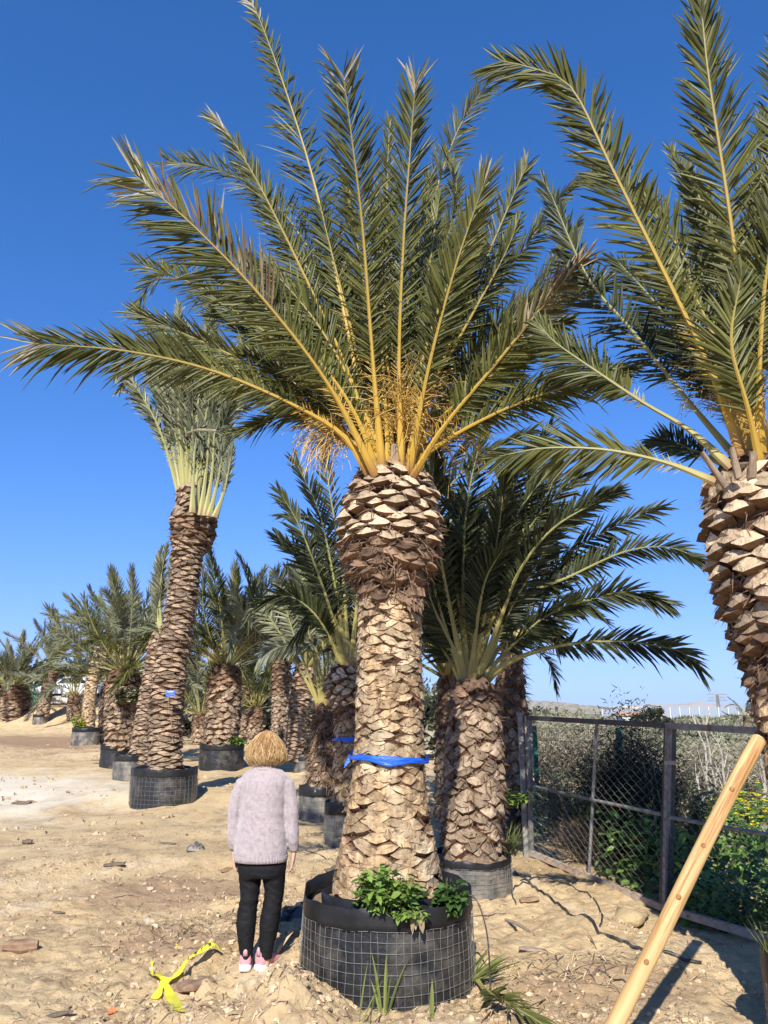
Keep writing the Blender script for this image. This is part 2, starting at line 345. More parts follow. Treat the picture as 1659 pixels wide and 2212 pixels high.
# ---------------------------------------------------------------- palms
UP = Vector((0, 0, 1))
def frond_mesh(name, P, leaf=.42, n=70, wd=.026, tw=0, v=24, mats=('leaf', 'stalk'), S=None, s0=.17, r0=.035, droop=.12, pale_tip=.0, dry=None, a0=62, a1=16, jit=1.0, seed=0, end=.45, spines=True, hang=0.0, mid=1.0):
    """one palm leaf: a tapered midrib and two rows of folded leaflets, in the space the points are given in"""
    R = random.Random(seed); mb = MB(); K = 26
    C, L = even(P, K); T = [(C[min(i+1, K-1)]-C[max(i-1, 0)]).normalized() for i in range(K)]
    if S is None:
        out = C[-1]-C[0]; out.z = 0
        S = UP.cross(out) if out.length > .05 else Vector((1, 0, 0))
    S = S.normalized(); SS = []
    for i in range(K):
        s = (S-T[i]*S.dot(T[i])).normalized(); nn = T[i].cross(s); a = math.radians(tw*min(1, .3+i/K*1.2))
        SS.append(s*math.cos(a)+nn*math.sin(a))
    prev = None                                           # midrib
    for i in range(0, K, 1):
        t = i/(K-1); rr = r0*(1-t)**.8*.9+.0035; N = T[i].cross(SS[i]); fl = 1.5-.7*min(1, t*4) if t < .25 else .8
        mb.al = max(t, .001); ring = []
        for j in range(6):
            q = math.pi*j/3; ring.append(mb.vert(C[i]+SS[i]*math.cos(q)*rr*max(fl, .8)+N*math.sin(q)*rr*.75))
        if prev:
            for j in range(6): mb.face([prev[j], prev[(j+1) % 6], ring[(j+1) % 6], ring[j]], 1)
        prev = ring
    mb.face(prev, 1)
    for side in (-1, 1):
        for k in range(n):
            t = s0+(1-s0)*((k+R.uniform(-.35, .35))/(n-1)); t = min(max(t, s0), .998)
            x = t*(K-1); i = min(int(x), K-2); f = x-i
            p = C[i].lerp(C[i+1], f); Tt = T[i].lerp(T[i+1], f).normalized(); Sv = SS[i].lerp(SS[i+1], f).normalized(); N = Tt.cross(Sv)
            q = (t-s0)/(1-s0)
            if q > .16 and R.random() < .05: continue
            spine = spines and q < .13
            prof = (.22+.5*q) if spine else ((.45+1.4*(q-.1)) if q < .45 else (1-(1-end)*((q-.45)/.55)**1.5))
            l = leaf*min(prof, 1.0)*R.uniform(.82, 1.1)
            ang = math.radians(a0+(a1-a0)*q**1.3+R.gauss(0, 5*jit)); va = math.radians(v+R.gauss(0, 11*jit)+R.choice((-16, 0, 16))*jit*.7+11*math.sin(k*.33+seed*1.7+side)+7*math.sin(k*.11+seed))
            if spine: ang = math.radians(R.uniform(38, 65)); va = math.radians(R.uniform(0, 70))
            d = Tt*math.cos(ang)+(Sv*side*math.cos(va)+N*math.sin(va))*math.sin(ang)
            d = (d-UP*hang*(.5+.5*R.random())).normalized()
            wv = (Tt-d*Tt.dot(d)); wv = wv.normalized() if wv.length > .1 else Sv; ln = d.cross(wv)
            wj = R.uniform(-.5, .5)*jit; wv, ln = wv*math.cos(wj)+ln*math.sin(wj), ln*math.cos(wj)-wv*math.sin(wj)
            h = wd*(.32 if spine else R.uniform(.8, 1.15))*.5; dr = droop*l*R.uniform(.4, 1.5)*(0 if spine else (3.2 if R.random() < .09 else 1))
            m = 0
            if spine: m = 1
            elif dry and dry[0] < q < dry[1] and (dry[2] == 0 or dry[2] == side) and R.random() < dry[3]: m = 3
            elif pale_tip and q > 1-pale_tip and R.random() < .5: m = 2
            mb.al = t
            b0 = p; b1 = p+d*l*.32-UP*dr*.10; b2 = p+d*l*.72-UP*dr*.5; b3 = p+d*l-UP*dr
            fo = ln*h*.7
            a_ = [mb.vert(z) for z in (b0-wv*h*.5, b0-fo*.3, b0+wv*h*.5, b1-wv*h, b1-fo, b1+wv*h, b2-wv*h*.7, b2-fo*.6, b2+wv*h*.7, b3)]
            for F in ((0, 1, 4, 3), (1, 2, 5, 4), (3, 4, 7, 6), (4, 5, 8, 7), (6, 7, 9), (7, 8, 9)): mb.face([a_[z] for z in F], m)
    return mb.mesh(name, [M[mats[0]], M[mats[1]], M['leaf_pale'], M['leaf_dry']])
def trunk_mesh(name, path, zones, seed=0):
    """path: (point, radius) up the stem; zones: rows of old leaf bases spiralling up. Each leaf base is a cut face with a dark underside."""
    R = random.Random(seed); mb = MB(); n = 64
    P = spline([p for p, r in path], n); rr = spline([Vector((r, 0, 0)) for p, r in path], n); rr = [q.x for q in rr]
    L = [0]
    for a, b in zip(P, P[1:]): L.append(L[-1]+(b-a).length)
    tot = L[-1]
    def at(d):
        d = min(max(d, 0), tot); i = 0
        lo, hi = 0, n-1
        while hi-lo > 1:
            m_ = (lo+hi)//2
            if L[m_] <= d: lo = m_
            else: hi = m_
        f = (d-L[lo])/max(L[hi]-L[lo], 1e-9); T = (P[hi]-P[lo]).normalized()
        X = (Vector((1, 0, 0))-T*T.x).normalized(); return P[lo].lerp(P[hi], f), T, X, T.cross(X), rr[lo]+(rr[hi]-rr[lo])*f
    mb.tube([P[i] for i in range(n)], [max(.02, q*.93) for q in rr], 18, 2)
    for (f0, f1, n_round, dz, prot, asp, mf, jit) in zones:
        d = f0*tot; row = 0
        while d < f1*tot:
            off = (row % 2)*.5
            for k in range(n_round):
                if R.random() < .03*jit: continue
                th = 2*math.pi*(k+off+R.uniform(-.12, .12)*jit)/n_round+row*.035
                c, T, X, Y, r = at(d+R.uniform(-.22, .22)*dz*jit)
                wdt = math.pi*r/n_round*1.04*R.uniform(.85, 1.08)/1.0; hh = dz*asp*R.uniform(.8, 1.2); pr = prot*R.uniform(.55, 1.35); tl = R.gauss(0, .10)*jit
                def pt(a, z, o):                       # a: along the girth, z: up, o: outwards
                    t_ = th+a/r; return c+T*(z+a*tl)+(X*math.cos(t_)+Y*math.sin(t_))*(r+o)
                up = 1.0; lo_ = 1.0
                top = [(-1, 0, .25), (-.5, .62, .42), (0, .95*R.uniform(.8, 1.2), .38), (.5, .62, .42), (1, 0, .25)]
                bot = [(.55, -.55, .9), (0, -.9*R.uniform(.75, 1.2), 1.08), (-.55, -.55, .9)]
                ol = [mb.vert(pt(a*wdt, z*hh*.5, o*pr)) for a, z, o in top+bot]
                cc = mb.vert(pt(R.uniform(-.2, .2)*wdt, 0, pr*R.uniform(.72, .95)))
                for j in range(8): mb.face([cc, ol[(j+1) % 8], ol[j]], mf)
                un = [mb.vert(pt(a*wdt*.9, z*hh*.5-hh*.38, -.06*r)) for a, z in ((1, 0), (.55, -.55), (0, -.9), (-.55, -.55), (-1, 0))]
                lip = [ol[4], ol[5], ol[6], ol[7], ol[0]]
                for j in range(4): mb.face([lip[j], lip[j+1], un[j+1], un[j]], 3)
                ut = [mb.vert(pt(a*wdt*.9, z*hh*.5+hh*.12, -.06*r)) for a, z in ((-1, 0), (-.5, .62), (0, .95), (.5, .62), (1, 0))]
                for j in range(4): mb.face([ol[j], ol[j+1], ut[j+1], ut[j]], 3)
            d += dz*.5 if asp > 1.5 else dz*.62; row += 1
    return mb, at, tot
def fibres(mb, at, tot, f0, f1, n, ln, m=4, seed=1, down=.3, outw=.8, wd=.006):
    R = random.Random(seed)
    for _ in range(n):
        c, T, X, Y, r = at(tot*R.uniform(f0, f1)); th = R.random()*6.283; o = X*math.cos(th)+Y*math.sin(th); s = Y*math.cos(th)-X*math.sin(th)
        p = c+o*r*R.uniform(.97, 1.10); d = (o*outw*R.random()+s*R.gauss(0, .8)+T*R.gauss(-down, .5)).normalized(); l = ln*R.uniform(.35, 1.3); q = d.cross(o).normalized()*wd*R.uniform(.5, 1.6)
        i = [mb.vert(z) for z in (p-q, p+q, p+d*l*.5+q*.8-T*l*.08, p+d*l*.5-q*.8-T*l*.08, p+d*l-T*l*.25)]
        mb.face([i[0], i[1], i[2], i[3]], m); mb.face([i[3], i[2], i[4]], m)
TR = lambda: [M['boot_face'], M['boot_old'], M['bark'], M['boot_side'], M['fibre'], M['boot_grey']]
def pot(label, c, Rt, Rb, H, band=.17, wires=True, dusty=False, soil=.93, group='plastic pots with palms', seed=0, inner=False, rows=8, cols=64, tilt=0, wob=.02):
    t = thing('plant_pot', label, 'plant pot', c, group); R = random.Random(seed); n = 72
    ph = [R.random()*6.28 for _ in range(6)]; m = M['plastic_dusty'] if dusty else M['plastic']
    def rad(a, z):
        q = z/H; return (Rb+(Rt-Rb)*q)*(1+wob*math.sin(2*a+ph[0])+wob*.5*math.sin(3*a+ph[1])+wob*.3*math.sin(7*a+ph[2]+z*9)+wob*.25*math.sin(13*a+ph[3]))
    def P(a, z, o=0): r = rad(a, z)+o; return Vector((r*math.cos(a), r*math.sin(a), z+tilt*r*math.sin(a)*z/H+.012*math.sin(3*a+ph[4])*(z/H)**3+.006*math.sin(8*a+ph[5])*(z/H)**2+.004*math.sin(17*a+ph[1])*(z/H)**2))
    def wall(mb, zs, o, thick, m_=0):
        pr = None
        for z, oo in zs:
            ring = [mb.vert(P(2*math.pi*j/n, z, o+oo+R.gauss(0, .0022))) for j in range(n)]
            if pr:
                for j in range(n): mb.face([pr[j], pr[(j+1) % n], ring[(j+1) % n], ring[j]], m_)
            pr = ring
    mb = MB(); wall(mb, [(-.06+i*(H-.01+.06)/9, 0.006*math.sin(i*2.4)) for i in range(10)], 0, 0); mb.build('liner', m, t, True)
    mb = MB(); wall(mb, [(H-band, .003), (H-band+.003, .009), (H-band*.7, .0075), (H-band*.4, .009), (H-.004, .0075), (H, .004), (H-.003, -.001), (H-.09, -.006)], 0, 0); mb.build('rim_band', M['band'], t, True)
    if inner:
        mb = MB(); ri = []
        for k_, (z, o) in enumerate(((H-.16, 0), (H-.02, .004), (H-.012, -.008), (H-.15, -.02))):
            ring = [mb.vert(Vector(((Rt*.80+o)*math.cos(a), (Rt*.80+o)*math.sin(a)-.02, z-.02*math.sin(a)))) for a in [2*math.pi*j/n for j in range(n)]]
            if ri:
                for j in range(n): mb.face([ri[j], ri[(j+1) % n], ring[(j+1) % n], ring[j]])
            ri = ring
        mb.build('inner_sleeve', M['band'], t, True)
    mb = MB(); pr = None
    for q in (0.02, .3, .55, .8, .97):
        ring = [mb.vert(Vector((Rt*q*math.cos(a), Rt*q*math.sin(a), H*soil-(.03 if q > .9 else 0)+R.gauss(0, .012)+tilt*Rt*q*math.sin(a)))) for a in [2*math.pi*j/36 for j in range(36)]]
        if pr:
            for j in range(36): mb.face([pr[j], ring[j], ring[(j+1) % 36], pr[(j+1) % 36]])
        else: mb.face(ring)
        pr = ring
    mb.build('soil', M['soil'], t, True)
    if wires:
        mb = MB(); zt = H-band+.005
        for k in range(rows+1):
            z = zt*k/rows
            for s0 in range(0, 96, 1):
                pass
            pts = [P(2*math.pi*j/96, max(z, .003), .009+R.gauss(0, .0015)) for j in range(97)]
            mb.tube(pts, .0017, 4, 0, False)
        for k in range(cols):
            a = 2*math.pi*(k+R.uniform(-.12, .12))/cols; mb.tube([P(a+R.gauss(0, .006), zt*i/6+.002*(i == 6), (.012)) for i in range(7)], .0014, 4, 0, False)
        mb.build('wire_mesh', M['wire'], t)
    return t
def place_frond(parent, me, mtx=None):
    o = link('frond', me, parent)
    if mtx is not None: o.matrix_local = mtx
    return o
def crown_base(mb_pts, origin): return [p-origin for p in mb_pts]
def photo_frond(parent, org, uv, leaf, n=72, face=0, under=True, seed=0, name='frond', **kw):
    P = [W(u, v, Y)-org for u, v, Y in uv]; c = (P[0]+P[-1])/2; T = (P[-1]-P[0]).normalized()
    view = (c+org-Vector((0, 0, CAMZ))).normalized(); S = T.cross(view).normalized()*(-1 if under else 1)
    f = math.radians(face); N = T.cross(S); S = S*math.cos(f)+N*math.sin(f)
    return place_frond(parent, frond_mesh('frond', P, leaf, n, S=S, seed=seed, **kw))
def fruit_bunch(parent, org, a, spread, n, ln, seed, name='fruit_stalk', dirn=(0, 0, 1), sag=.5, wd=.003):
    R = random.Random(seed); mb = MB(); d0 = Vector(dirn).normalized()
    base = Vector(a)-org; mid = base+d0*ln*.6
    mb.tube([base-d0*.25, base, mid], [.022, .018, .009], 5)
    for _ in range(n):
        s = base.lerp(mid, R.random()); d = (d0+Vector((R.gauss(0, spread), R.gauss(0, spread), R.gauss(0, spread)))).normalized(); l = ln*R.uniform(.5, 1.1)
        pts = [s]; p = s
        for i in range(5):
            d = (d+Vector((R.gauss(0, .22), R.gauss(0, .22), R.gauss(0, .22)-sag*.25))).normalized(); p = p+d*l/5; pts.append(p)
        mb.tube(pts, [wd, wd*.9, wd*.8, wd*.8, wd*.7, wd*.5], 3)
        for q in pts[2:]:
            if R.random() < .6: lump(mb, q, wd*R.uniform(1.3, 2.4), 0, 1, 4, 3)
    return mb.build(name, M['fruit'], parent)
# ---- the big palm in the middle
PY = 5.93
morg = W(838, 1905, PY); morg.z = .50
palm = thing('palm_tree', 'tall palm in wire-caged black pot beside the woman, blue ribbon round its trunk', 'palm tree', morg, 'palm trees of the nursery')
path = []
for u, v, wpx in ((838, 1915, 246), (838, 1862, 226), (838, 1800, 198), (839, 1720, 170), (840, 1640, 153), (841, 1540, 148), (842, 1440, 142), (843, 1330, 138), (844, 1285, 140), (844, 1268, 148), (844, 1232, 190), (844, 1180, 203), (845, 1120, 200), (846, 1070, 184), (847, 1035, 150), (848, 1012, 120)):
    p = W(u, v, PY); dep = p.y*cp+(p.z-CAMZ)*sp; path.append((p-morg, wpx/FPX*dep*.5*.95))
mb, at, tot = trunk_mesh('trunk', path, [(0.0, .30, 10, .062, .020, 1.3, 1, 1.5), (.30, .665, 10, .053, .015, 1.3, 1, 1.9), (.665, .735, 10, .085, .035, 1.0, 4, 2.0), (.735, .80, 13, .085, .05, .95, 4, 1.8), (.80, .97, 12, .105, .072, .72, 0, 1.15), (.97, 1.0, 10, .08, .05, .6, 1, 1.2)], 3)
fibres(mb, at, tot, .66, .82, 1700, .095, down=.15, wd=.0045, seed=5, outw=.5)
fibres(mb, at, tot, .80, .98, 900, .10, down=.1, wd=.004, seed=6)
fibres(mb, at, tot, .02, .66, 3200, .055, down=.1, wd=.0026, seed=7, outw=.22)
mb.build('trunk', TR(), palm)
# flap of torn sheath hanging under the boots
mb = MB(); c, T, X, Y, r = at(tot*.665)
for k in range(16):
    a = -1.15+.035*k; o = X*math.cos(a)+Y*math.sin(a); l = .11+.05*math.sin(k*1.7)
    p = c+o*(r+.035); mb.quad(p, p+Y*.0+Vector((.02, 0, .0)), p+Vector((.025, -.03, -l)), p+Vector((0, -.025, -l*.8)), 0)
    mb.quad(p, p+Vector((.03, .01, .05)), p+Vector((.04, -.02, -.02)), p+Vector((.01, -.03, -.04)), 0)
mb.build('torn_sheath', M['fibre'], palm)
MF = [  # (u, v, distance) along each midrib, leaflet length, how far the blade turns from facing us
 dict(uv=[(806, 1020, 5.80), (752, 720, 6.0), (680, 400, 6.25), (612, 180, 6.45), (560, 40, 6.6), (543, 2, 6.65)], leaf=.55, n=88, face=12, pale_tip=.08, seed=1, v=28, a0=50),
 dict(uv=[(826, 1020, 5.70), (804, 760, 5.45), (782, 480, 5.15), (752, 240, 4.85), (741, 162, 4.75)], leaf=.43, n=66, face=6, seed=2, end=.72, pale_tip=.05, r0=.040, v=14, a0=58, a1=28),
 dict(uv=[(868, 1020, 5.72), (862, 780, 5.55), (872, 520, 5.35), (888, 300, 5.2), (897, 182, 5.1)], leaf=.42, n=66, face=14, seed=3, end=.75, pale_tip=.04, r0=.038, v=16, a0=55, a1=22),
 dict(uv=[(866, 1000, 6.0), (885, 760, 6.3), (925, 480, 6.7), (985, 290, 7.0), (1050, 185, 7.1), (1092, 160, 7.1)], leaf=.36, n=88, face=18, seed=4, end=.7, a1=32, v=26, under=False),
 dict(uv=[(884, 1024, 5.66), (925, 800, 5.35), (980, 590, 5.1), (1030, 440, 4.95), (1046, 392, 4.9)], leaf=.36, n=58, face=10, seed=5, end=.75, pale_tip=.05, r0=.036, v=18),
 dict(uv=[(884, 1010, 5.75), (960, 770, 5.8), (1050, 560, 5.85), (1110, 420, 5.9), (1138, 358, 5.9)], leaf=.36, n=62, face=22, seed=6, end=.75, v=24, pale_tip=.05),
 dict(uv=[(892, 1030, 5.62), (960, 920, 5.4), (1080, 775, 5.2), (1190, 640, 5.05), (1262, 560, 5.0)], leaf=.36, n=56, face=18, seed=7, end=.6, dry=(.55, 1.0, 0, .6), r0=.034, hang=.25),
 dict(uv=[(812, 1028, 5.62), (715, 840, 5.35), (580, 660, 5.05), (430, 500, 4.8), (290, 376, 4.65)], leaf=.50, n=78, face=14, seed=8, end=.72, dry=(.42, .9, 1, .75), pale_tip=.10, r0=.040, hang=.08, v=16, a0=60, a1=30),
 dict(uv=[(796, 1024, 5.66), (740, 940, 5.55), (620, 868, 5.4), (450, 798, 5.25), (270, 758, 5.1), (75, 742, 5.0)], leaf=.36, n=72, face=8, seed=9, end=.85, pale_tip=.05, r0=.034, v=12, a0=58, a1=30),
 dict(uv=[(812, 1000, 5.85), (755, 810, 5.85), (655, 590, 5.85), (560, 400, 5.8), (500, 300, 5.75), (468, 262, 5.7)], leaf=.34, n=80, face=25, seed=10, pale_tip=.08, v=20, end=.6),
 dict(uv=[(806, 990, 6.1), (700, 830, 6.4), (560, 710, 6.8), (430, 620, 7.1), (340, 585, 7.3), (300, 572, 7.3)], leaf=.34, n=84, a1=34, end=.75, face=18, seed=11, v=20, under=False),
 dict(uv=[(810, 985, 6.1), (720, 770, 6.5), (600, 620, 7.0), (450, 560, 7.5), (340, 600, 7.8), (292, 662, 7.8)], leaf=.32, n=84, a1=34, end=.75, face=12, seed=12, v=20, under=False),
 dict(uv=[(825, 980, 6.2), (740, 680, 6.6), (620, 470, 7.1), (500, 375, 7.4), (362, 350, 7.6)], leaf=.38, n=88, a1=36, end=.8, face=10, seed=13, v=24, under=False),
 dict(uv=[(870, 1000, 6.1), (930, 800, 6.4), (1040, 650, 6.8), (1130, 540, 7.1), (1215, 420, 7.3), (1290, 370, 7.3)], leaf=.38, n=84, face=30, seed=14, v=24, under=False),
 dict(uv=[(850, 990, 6.2), (838, 640, 6.6), (836, 400, 6.9), (842, 262, 7.0)], leaf=.40, n=80, face=15, seed=15, under=False, v=24),
 dict(uv=[(870, 1000, 6.1), (930, 660, 6.4), (985, 420, 6.6), (960, 330, 6.7)], leaf=.36, n=80, face=25, seed=16, under=False),
 dict(uv=[(820, 1000, 5.95), (770, 760, 6.0), (720, 560, 6.1), (690, 440, 6.2)], leaf=.40, n=70, face=20, seed=17),
 dict(uv=[(840, 1010, 5.8), (828, 800, 5.75), (815, 640, 5.8)], leaf=.36, n=50, face=30, seed=18),
 dict(uv=[(885, 1000, 6.0), (960, 840, 6.2), (1060, 720, 6.4), (1160, 650, 6.6), (1240, 620, 6.7)], leaf=.40, n=72, face=35, seed=19, v=20),
 dict(uv=[(885, 1010, 6.1), (970, 930, 6.5), (1090, 860, 6.9), (1230, 820, 7.2), (1370, 792, 7.4)], leaf=.40, n=80, face=22, seed=20, mats=('leaf_deep', 'stalk_green'), under=False),
 dict(uv=[(880, 1005, 6.1), (990, 900, 6.5), (1100, 780, 6.9), (1200, 700, 7.2)], leaf=.42, n=76, face=15, seed=21, mats=('leaf_deep', 'stalk_green')),
 dict(uv=[(810, 985, 6.15), (730, 920, 6.5), (640, 895, 6.9), (520, 932, 7.1)], leaf=.30, n=60, face=25, seed=22, end=.8, under=False),
 dict(uv=[(800, 1000, 5.95), (700, 880, 6.0), (610, 810, 6.1), (560, 775, 6.2), (520, 765, 6.3)], leaf=.34, n=70, face=30, seed=23, under=False),
 dict(uv=[(815, 1000, 5.95), (740, 820, 5.9), (650, 700, 5.9), (560, 620, 5.9)], leaf=.38, n=62, face=25, seed=24),
 dict(uv=[(860, 1000, 5.95), (900, 760, 5.95), (930, 560, 6.0), (948, 430, 6.1)], leaf=.40, n=70, face=18, seed=25),
 dict(uv=[(870, 1005, 5.9), (945, 820, 5.85), (1020, 680, 5.8), (1085, 560, 5.8), (1120, 480, 5.8)], leaf=.38, n=64, face=25, seed=26),
 dict(uv=[(845, 990, 6.0), (800, 700, 6.2), (770, 520, 6.4), (745, 400, 6.5)], leaf=.40, n=72, face=22, seed=27, under=False),
 dict(uv=[(850, 980, 6.1), (870, 720, 6.3), (905, 520, 6.5), (930, 380, 6.6)], leaf=.40, n=72, face=25, seed=28, under=False),
 dict(uv=[(875, 1005, 6.0), (990, 860, 6.1), (1110, 740, 6.2), (1230, 690, 6.3)], leaf=.36, n=66, face=30, seed=29, hang=.2),
 dict(uv=[(880, 1000, 6.15), (1000, 830, 6.7), (1120, 690, 7.1), (1200, 560, 7.4), (1250, 480, 7.5)], leaf=.40, n=72, face=25, seed=30, under=False),
 dict(uv=[(880, 1015, 5.8), (900, 900, 5.7), (940, 760, 5.7), (1000, 620, 5.75), (1040, 540, 5.8)], leaf=.36, n=56, face=25, seed=31),
 dict(uv=[(815, 1015, 5.75), (770, 900, 5.65), (705, 800, 5.6), (600, 690, 5.6), (500, 610, 5.65)], leaf=.34, n=56, face=35, seed=32),
]
_R = random.Random(44)
for k in range(22):                                    # shorter inner leaves filling the heart of the crown
    a = _R.uniform(-1.25, 1.25); l = _R.uniform(330, 620); yo = _R.uniform(-.55, .9); u0 = 848+a*28
    P_ = [(u0, 1005, 5.93+yo*.2)]
    for q in (.33, .66, 1.0): P_.append((u0+math.sin(a*.85)*l*q*(.8+.35*q), 1005-math.cos(a*.85)*l*q*(1.05-.13*q*q), 5.93+yo*(.3+.7*q)))
    MF.append(dict(uv=P_, leaf=.36, n=58, face=_R.uniform(0, 45), under=yo < .2, seed=700+k, end=.75, v=22))
for f in MF:
    f['leaf'] *= 1.04; f['n'] = int(f['n']*1.9); f['r0'] = f.get('r0', .035)*.58; f['a0'] = f.get('a0', 60)-8; f['wd'] = .0205; f['jit'] = 1.25
    photo_frond(palm, morg, name='frond', **f)
fruit_bunch(palm, morg, W(868, 960, 5.75), .5, 150, .58, 1, dirn=(.05, -.25, 1), sag=.9)
fruit_bunch(palm, morg, W(905, 900, 5.85), .55, 120, .46, 2, dirn=(.25, -.2, 1), sag=1.0)
fruit_bunch(palm, morg, W(770, 960, 5.75), .42, 150, .46, 3, dirn=(-1, -.2, .55), sag=1.5)
fruit_bunch(palm, morg, W(925, 960, 6.1), .6, 50, .55, 4, dirn=(.9, .2, .5), sag=1.4)
mb = MB()                                                   # grey husk left standing at the crown's foot
for (u, v, hh, wd) in ((852, 1028, .26, .035), (800, 1030, .10, .03), (886, 1032, .12, .035), (818, 1034, .08, .03), (872, 1036, .08, .03)):
    b = W(u, v, 5.68)-morg; mb.loft([(b+Vector((0, .01, z*hh)), Vector((wd*(1-.25*z), 0, 0)), Vector((0, .02, 0)), .8) for z in (-.3, 0, .5, .85, 1)], 10)
mb.build('old_sheath', M['deadwood'], palm)
pot('large black pot with wire cage and folded rim holding the tallest palm', (.02, 5.88, g(.02, 5.4)-.02), .565, .585, .55-g(.02, 5.4)+.02, .135, inner=True, seed=4, cols=68, tilt=.05, soil=.86)
# blue ribbon tied round the trunk
def ribbon(label, at, f, wz, m, parent_org, name='ribbon', a0=0, a1=6.283, slope=.0):
    mb = MB(); c, T, X, Y, r = at(f); R = random.Random(3); pr = None; n = 64
    for j in range(n+1):
        a = a0+(a1-a0)*j/n; o = X*math.cos(a)+Y*math.sin(a); k = .75+.25*math.sin(a*3)+.12*math.sin(a*7); dz = slope*math.cos(a)
        ring = [mb.vert(parent_org+c+T*(z*wz*k+dz+.006*math.sin(a*5))+o*(r+.042+q+R.gauss(0, .0025))) for z, q in ((-.5, 0), (-.32, .007), (-.1, .001), (.08, .008), (.3, .002), (.5, .004))]
        if pr:
            for i in range(5): mb.face([pr[i], pr[i+1], ring[i+1], ring[i]])
        pr = ring
    return tag(mb.build(name, m, None, True), label, 'ribbon')
M['blue'] = mat('blue_ribbon', (.010, .085, .62), (.02, .14, .78), scale=14, rough=.35, spec=.5, bump=.4, bscale=30, stretch=(1, 1, 4))
fz = 0
for q in range(200):
    if (at(tot*q/200)[0]+morg).z > W(838, 1646, 5.67).z: fz = tot*q/200; break
rb = ribbon('bright blue plastic ribbon tied round the trunk of the tallest potted palm', at, fz, .062, M['blue'], morg, slope=-.012)
mb = MB(); c, T, X, Y, r = at(fz); p = morg+c+Vector((-r-.045, -.03, 0))
for k in range(3): mb.quad(p+Vector((.0, 0, .02)), p+Vector((.01, -.01, -.02)), p+Vector((-.02-.008*k, -.01, -.05-.01*k)), p+Vector((-.03, 0, -.03)))
mb.build('knot', M['blue'], rb)

# ---- the palm at the frame's right edge
rorg = Vector((2.40, 4.55, .5))
rp = thing('palm_tree', 'palm with wide crown at the photo edge behind the leaning wooden stake', 'palm tree', rorg, 'palm trees of the nursery')
path = [((2.56, 4.58, .45), .34), ((2.54, 4.57, .8), .315), ((2.49, 4.56, 1.3), .285), ((2.43, 4.55, 1.75), .278), ((2.41, 4.55, 2.02), .29), ((2.40, 4.55, 2.22), .34), ((2.40, 4.55, 2.5), .385), ((2.39, 4.55, 2.8), .385), ((2.38, 4.55, 3.02), .36), ((2.35, 4.55, 3.2), .32), ((2.35, 4.55, 3.28), .2)]
mb, at2, tot2 = trunk_mesh('trunk', [(Vector(p)-rorg, r*.94) for p, r in path], [(0, .50, 10, .10, .035, 1.25, 1, 1.2), (.50, .62, 11, .10, .05, .9, 4, 1.7), (.62, .72, 12, .10, .06, .9, 5, 1.6), (.72, .98, 11, .12, .075, .85, 0, 1.25)], 9)
fibres(mb, at2, tot2, .40, .74, 1300, .085, seed=15, wd=.006); fibres(mb, at2, tot2, .7, .98, 700, .10, seed=16, wd=.004)
mb.build('trunk', TR(), rp)
